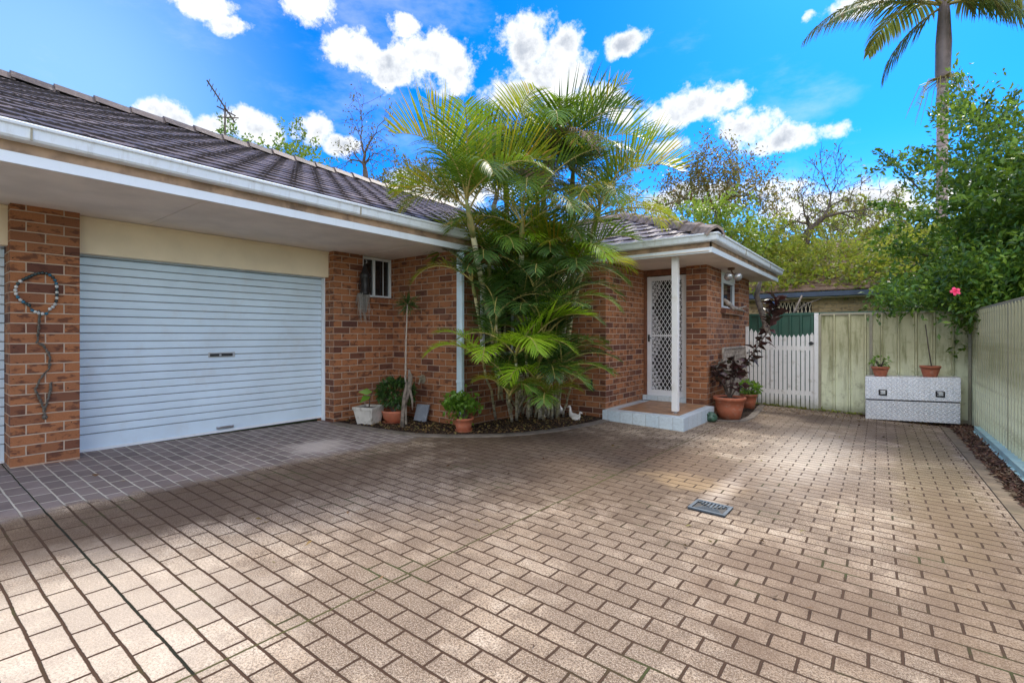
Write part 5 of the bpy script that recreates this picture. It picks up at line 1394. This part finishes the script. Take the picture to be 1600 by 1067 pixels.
gtr = 'leafy trees beyond the houses'
clump_tree('leafy_tree', 'bright green leafy tree top just above the roof right of the antenna', at(450, 262, 19), (1.2, 1.2, .9), 120, 22, .16, .07, 'leaf_bright', 31, at(455, 480, 19), .1, gtr, .26)
clump_tree('leafy_tree', 'small green tree top poking up behind the antenna', at(362, 218, 19), (.35, .35, .45), 24, 16, .15, .07, 'leaf_bush', 32, at(362, 470, 19), .06, gtr, .2)
clump_tree('leafy_tree', 'lime green shrubby tree directly behind the porch roof ridge', at(1085, 365, 14), (1.7, 1.2, .7), 190, 24, .13, .06, 'leaf_bright', 33, at(1085, 500, 14), .1, gtr, .24)
clump_tree('leafy_tree', 'dull green tree low behind the roof between bare tree and palms', at(640, 310, 23), (2.2, 1.6, 1.2), 170, 22, .17, .07, 'leaf_sparse', 34, at(640, 470, 23), .1, gtr, .3)
clump_tree('leafy_tree', 'yellow-green tree between porch gutter and spreading tree', at(1170, 395, 15), (1.3, 1.2, .75), 170, 22, .14, .06, 'leaf_hill', 35, at(1170, 505, 15), .1, gtr, .24)
clump_tree('leafy_tree', 'olive tree mass behind the palm crowns', at(900, 330, 22), (3.6, 2, 1.3), 240, 22, .18, .07, 'leaf_sparse', 36, at(900, 470, 22), .12, gtr, .3)
clump_tree('leafy_tree', 'overhanging yellow-green foliage in front of the neighbour roof', at(1300, 415, 12.5), (1.4, .6, .55), 120, 20, .10, .04, 'leaf_hill', 37, at(1310, 500, 12.5), .06, gtr, .2)

clump_tree('leafy_tree', 'sunlit yellow-green mounded tree left of the hibiscus above the neighbour roof', at(1345, 388, 17), (2.6, 1.4, 1.35), 340, 24, .15, .07, 'leaf_hill', 38, at(1345, 500, 17), .1, gtr, .28)
# shrub stems by the gate (leaning trunk beside the house corner)
lt_ = empty('leaning_shrub', (-2.45, 11.2, -.15), 'leaning grey trunk beside the house corner behind the picket gate', 'tree')
m = MB(); a = at(1203, 540, 10.1); m.tube([a[:2] + (-.15,), a, at(1196, 505, 10.2), at(1182, 462, 10.4), at(1188, 440, 10.4)], [.07, .07, .065, .055, .04], 9); 
m.tube([at(1222, 530, 11), at(1240, 490, 11.2), at(1253, 462, 11.4)], [.03, .028, .02], 6); m.tube([at(1240, 488, 11.2), at(1262, 474, 11.4), at(1285, 466, 11.6)], [.02, .014, .008], 6)
m.build('trunk', 'trunk_grey', lt_, smooth=True)

# ------------------------------------------------------------------ neighbour house and hill
nb = empty('neighbour_house', (1, 16, 0), 'neighbouring tan brick house with worn tiled roof overgrown behind the fence', 'house')
m = MB(); m.box(-5.0, 4.6, 14.2, 14.4, -.3, 2.15); m.build('wall', 'brick_far', nb)
m = MB(); m.box(-5.3, 5, 13.75, 13.87, 2.16, 2.27); m.build('gutter', 'gutter_navy', nb)
m = MB(); m.box(-5.0, 5, 13.87, 14.2, 2.13, 2.15); m.build('soffit', 'lintel_paint', nb)
tiled('roof', nb, (-5.3, 13.8, 2.3), (1, 0), (0, 1), 10.4, 4.2, mat='old_roof', seed=9)
m = MB(); m.add([(-5.3, 22, 2.3), (5.1, 22, 2.3), (5.1, 18, 2.3 + PITCH * 4.2), (-5.3, 18, 2.3 + PITCH * 4.2)], [(0, 1, 2, 3)]); m.build('roof', 'old_roof', nb)
m = MB(); m.box(-2.35, -1.6, 14.17, 14.2, 1.7, 2.05); m.build('window', 'glass', nb)
m = MB()
for k in range(9): m.bar((-2.35 + k * .085, 14.15, 1.7), (-2.35 + k * .085 + .07, 14.15, 2.05), .012)
for k in range(9): m.bar((-2.35 + k * .085 + .07, 14.14, 1.7), (-2.35 + k * .085, 14.14, 2.05), .012)
m.build('lattice', 'lintel_paint', nb)

def hz(x, y):
    # hill rising to the north-east
    u = max(0, y - 20) / 30; v = max(0, 1 - ((x - 10 - .12 * (y - 20)) / 16) ** 2) if abs(x - 10 - .12 * (y - 20)) < 16 else 0
    return -.4 + 10.5 * (min(1, u) ** 1.1) * v
grid_sheet('hill', -18, 34, 20, 75, 60, 60, hz, 'hill_ground')
rng = np.random.default_rng(17); n = 26000
Xs = rng.uniform(-9, 26, n); Ys = rng.uniform(22, 52, n); hzv = np.array([hz(a, b_) for a, b_ in zip(Xs, Ys)])
ok = hzv > -.2; Xs, Ys, hzv = Xs[ok], Ys[ok], hzv[ok]; n = len(Xs)
cl_ = rng.random((n, 3)); P = np.stack([Xs, Ys, hzv + rng.random(n) * 1.0 + .5 * np.sin(Xs * 1.9) * np.cos(Ys * 1.4) + .3], 1)
D = rng.normal(size=(n, 3)) + [0, 0, .5]
tag(leaves('undergrowth', P, D, rng.uniform(.25, .6, n), rng.uniform(.14, .3, n), 'leaf_hill', None, rng), 'yellow-green undergrowth covering the hill', 'foliage', kind='stuff')
# creeper over the neighbour's roof
n = 15000; Xs = rng.uniform(-4.6, 4.9, n); Ys = rng.uniform(13.7, 18.2, n)
msk = (np.sin(Xs * 2.3 + 1) + np.cos(Ys * 3.1 + Xs) + rng.normal(size=n) * .5 + .30 * (Xs - 0)) > -1.3
Xs, Ys = Xs[msk], Ys[msk]; n = len(Xs)
P = np.stack([Xs, Ys, 2.3 + (Ys - 13.8) * PITCH + rng.random(n) * .22 + .25 * (rng.random(n) ** 3)], 1)
tag(leaves('creeper', P, rng.normal(size=(n, 3)) + [0, -.3, .3], rng.uniform(.09, .18, n), rng.uniform(.05, .09, n), 'leaf_hill', None, rng), 'yellow-green creeper spread over the neighbour roof', 'creeper', kind='stuff')

# ------------------------------------------------------------------ sky, sun, camera
EL, AZ = R(47), R(2)
w = bpy.data.worlds.new('World'); SC.world = w; w.use_nodes = True
class WT(NT):
    def __init__(s, tree): s.t = tree; s.t.nodes.clear(); s.out = s.n('ShaderNodeOutputWorld')
t = WT(w.node_tree)
sky = t.n('ShaderNodeTexSky', sky_type='NISHITA', sun_disc=False, sun_elevation=EL, sun_rotation=AZ, air_density=1.0, dust_density=.3, ozone_density=3.0)
hs = t.n('ShaderNodeHueSaturation'); hs.inputs['Saturation'].default_value = 1.5; hs.inputs['Value'].default_value = 1.0
t.l(sky.outputs[0], hs.inputs['Color'])
skyc = t.mix(1.0, hs.outputs[0], (.105, .46, .70), 'MULTIPLY')
g = t.n('ShaderNodeTexCoord').outputs['Generated']
nv = t.n('ShaderNodeVectorMath', operation='NORMALIZE'); t.l(g, nv.inputs[0]); dirv = nv.outputs[0]
wn = t.vmath('SUBTRACT', t.noise(dirv, 5.5, 6, .58, out=1), (.5, .5, .5))
ws = t.n('ShaderNodeVectorMath', operation='SCALE'); t.l(wn, ws.inputs[0]); ws.inputs['Scale'].default_value = .075
wv = t.vmath('ADD', dirv, ws.outputs[0])
TH = R(38)
def pdir(x, y):
    u = (x - 800) / 762; v = (522 - y) / 762
    return Vector((-math.sin(TH) + u * math.cos(TH), math.cos(TH) + u * math.sin(TH), v)).normalized()
blobs = [(495, 12, 45, 34), (310, 5, 50, 18), (352, 44, 40, 14), (566, 88, 60, 26), (612, 108, 72, 30), (692, 95, 62, 36), (642, 36, 26, 24), (812, 80, 48, 44), (868, 118, 70, 52), (795, 150, 50, 30), (930, 165, 46, 32), (878, 68, 36, 28), (975, 68, 38, 20),
         (1075, 165, 82, 28), (1135, 150, 26, 24), (1165, 200, 48, 28), (1230, 216, 72, 20), (1040, 222, 34, 14), (1340, 15, 50, 14), (1260, 28, 10, 8), (255, 184, 50, 20), (330, 202, 50, 20), (400, 205, 48, 26), (492, 200, 38, 22), (530, 222, 36, 16),
         (700, 300, 110, 30), (1100, 312, 120, 28), (1330, 325, 150, 50), (1500, 300, 90, 40), (970, 188, 24, 14)]
dens = None
for (x, y, rx, ry) in blobs:
    c = pdir(x, y); dpt = math.hypot(1, (x - 800) / 762); rr = rx * .97 / 762 / dpt; asp = rx / ry
    d = t.vmath('MULTIPLY', t.vmath('SUBTRACT', wv, tuple(c)), (1, 1, asp * .92))
    v_ = t.math('SUBTRACT', 1.0, t.math('DIVIDE', t.vmath('LENGTH', d), rr))
    dens = v_ if dens is None else t.math('MAXIMUM', dens, v_)
# unseen clouds added round the sky as fill (behind the viewer and overhead)
back = t.step(t.vmath('DOT_PRODUCT', dirv, (math.sin(TH), -math.cos(TH), .55)), .0, .5)
oth = t.math('MULTIPLY', back, t.step(t.noise(dirv, 2.6, 7, .6), .42, .58))
fine = t.noise(dirv, 17, 8, .66)
edge_ = t.math('ADD', dens, t.math('MULTIPLY', t.math('SUBTRACT', fine, .5), 2.5))
cm = t.math('MAXIMUM', t.step(edge_, .0, .52), oth)
core = t.step(edge_, .15, 1.1)
wisp = t.math('MULTIPLY', t.step(t.noise(t.mapping(dirv, sc=(1, 1, 2.4)), 3.2, 7, .6), .52, .78), .32)
cm = t.math('MAXIMUM', cm, wisp)
cloudc = t.mix(t.math('MULTIPLY', t.step(t.noise(t.mapping(dirv, loc=(.02, 0, .05)), 8, 7, .62), .38, .62), core), (3.0, 3.05, 3.1), (1.35, 1.5, 1.75))
sepd = t.n('ShaderNodeSeparateXYZ'); t.l(dirv, sepd.inputs[0])
haze_ = t.step(sepd.outputs[2], .02, .34, .55, 0)
left = t.math('MULTIPLY', t.step(t.vmath('DISTANCE', dirv, tuple(pdir(60, 150))), .05, .42, 1, 0), .6)
skyc = t.mix(t.math('MAXIMUM', haze_, left), skyc, (1.4, 2.4, 3.1))
cloudc = t.mix(back, cloudc, (7.5, 7.3, 7.0))  # clouds out of view made brighter to fill the shade
final = t.mix(cm, skyc, cloudc)
bg = t.n('ShaderNodeBackground'); t.l(final, bg.inputs[0]); bg.inputs[1].default_value = .15
t.l(bg.outputs[0], t.out.inputs[0])

sun = bpy.data.lights.new('sun', 'SUN'); sun.energy = 1.75; sun.angle = R(9); sun.color = (1, .91, .77)
so_ = bpy.data.objects.new('sun', sun); C.objects.link(so_)
sd = Vector((math.sin(AZ) * math.cos(EL), math.cos(AZ) * math.cos(EL), math.sin(EL)))
so_.rotation_euler = (-sd).to_track_quat('-Z', 'Y').to_euler()

cam = bpy.data.cameras.new('camera'); co = bpy.data.objects.new('camera', cam); C.objects.link(co)
co.location = (0, 0, 1.25); co.rotation_euler = (R(90), 0, R(38))
cam.sensor_width = 36; cam.lens = 762 / 1600 * 36; cam.shift_y = -11.5 / 1600; cam.clip_start = .05; cam.clip_end = 2000
SC.camera = co
SC.view_settings.view_transform = 'Standard'; SC.view_settings.look = 'None'; SC.view_settings.exposure = 1.42; SC.view_settings.gamma = 1
SC.cycles.use_denoising = True
SC.cycles.max_bounces = 7; SC.cycles.diffuse_bounces = 4; SC.cycles.glossy_bounces = 3; SC.cycles.transmission_bounces = 4
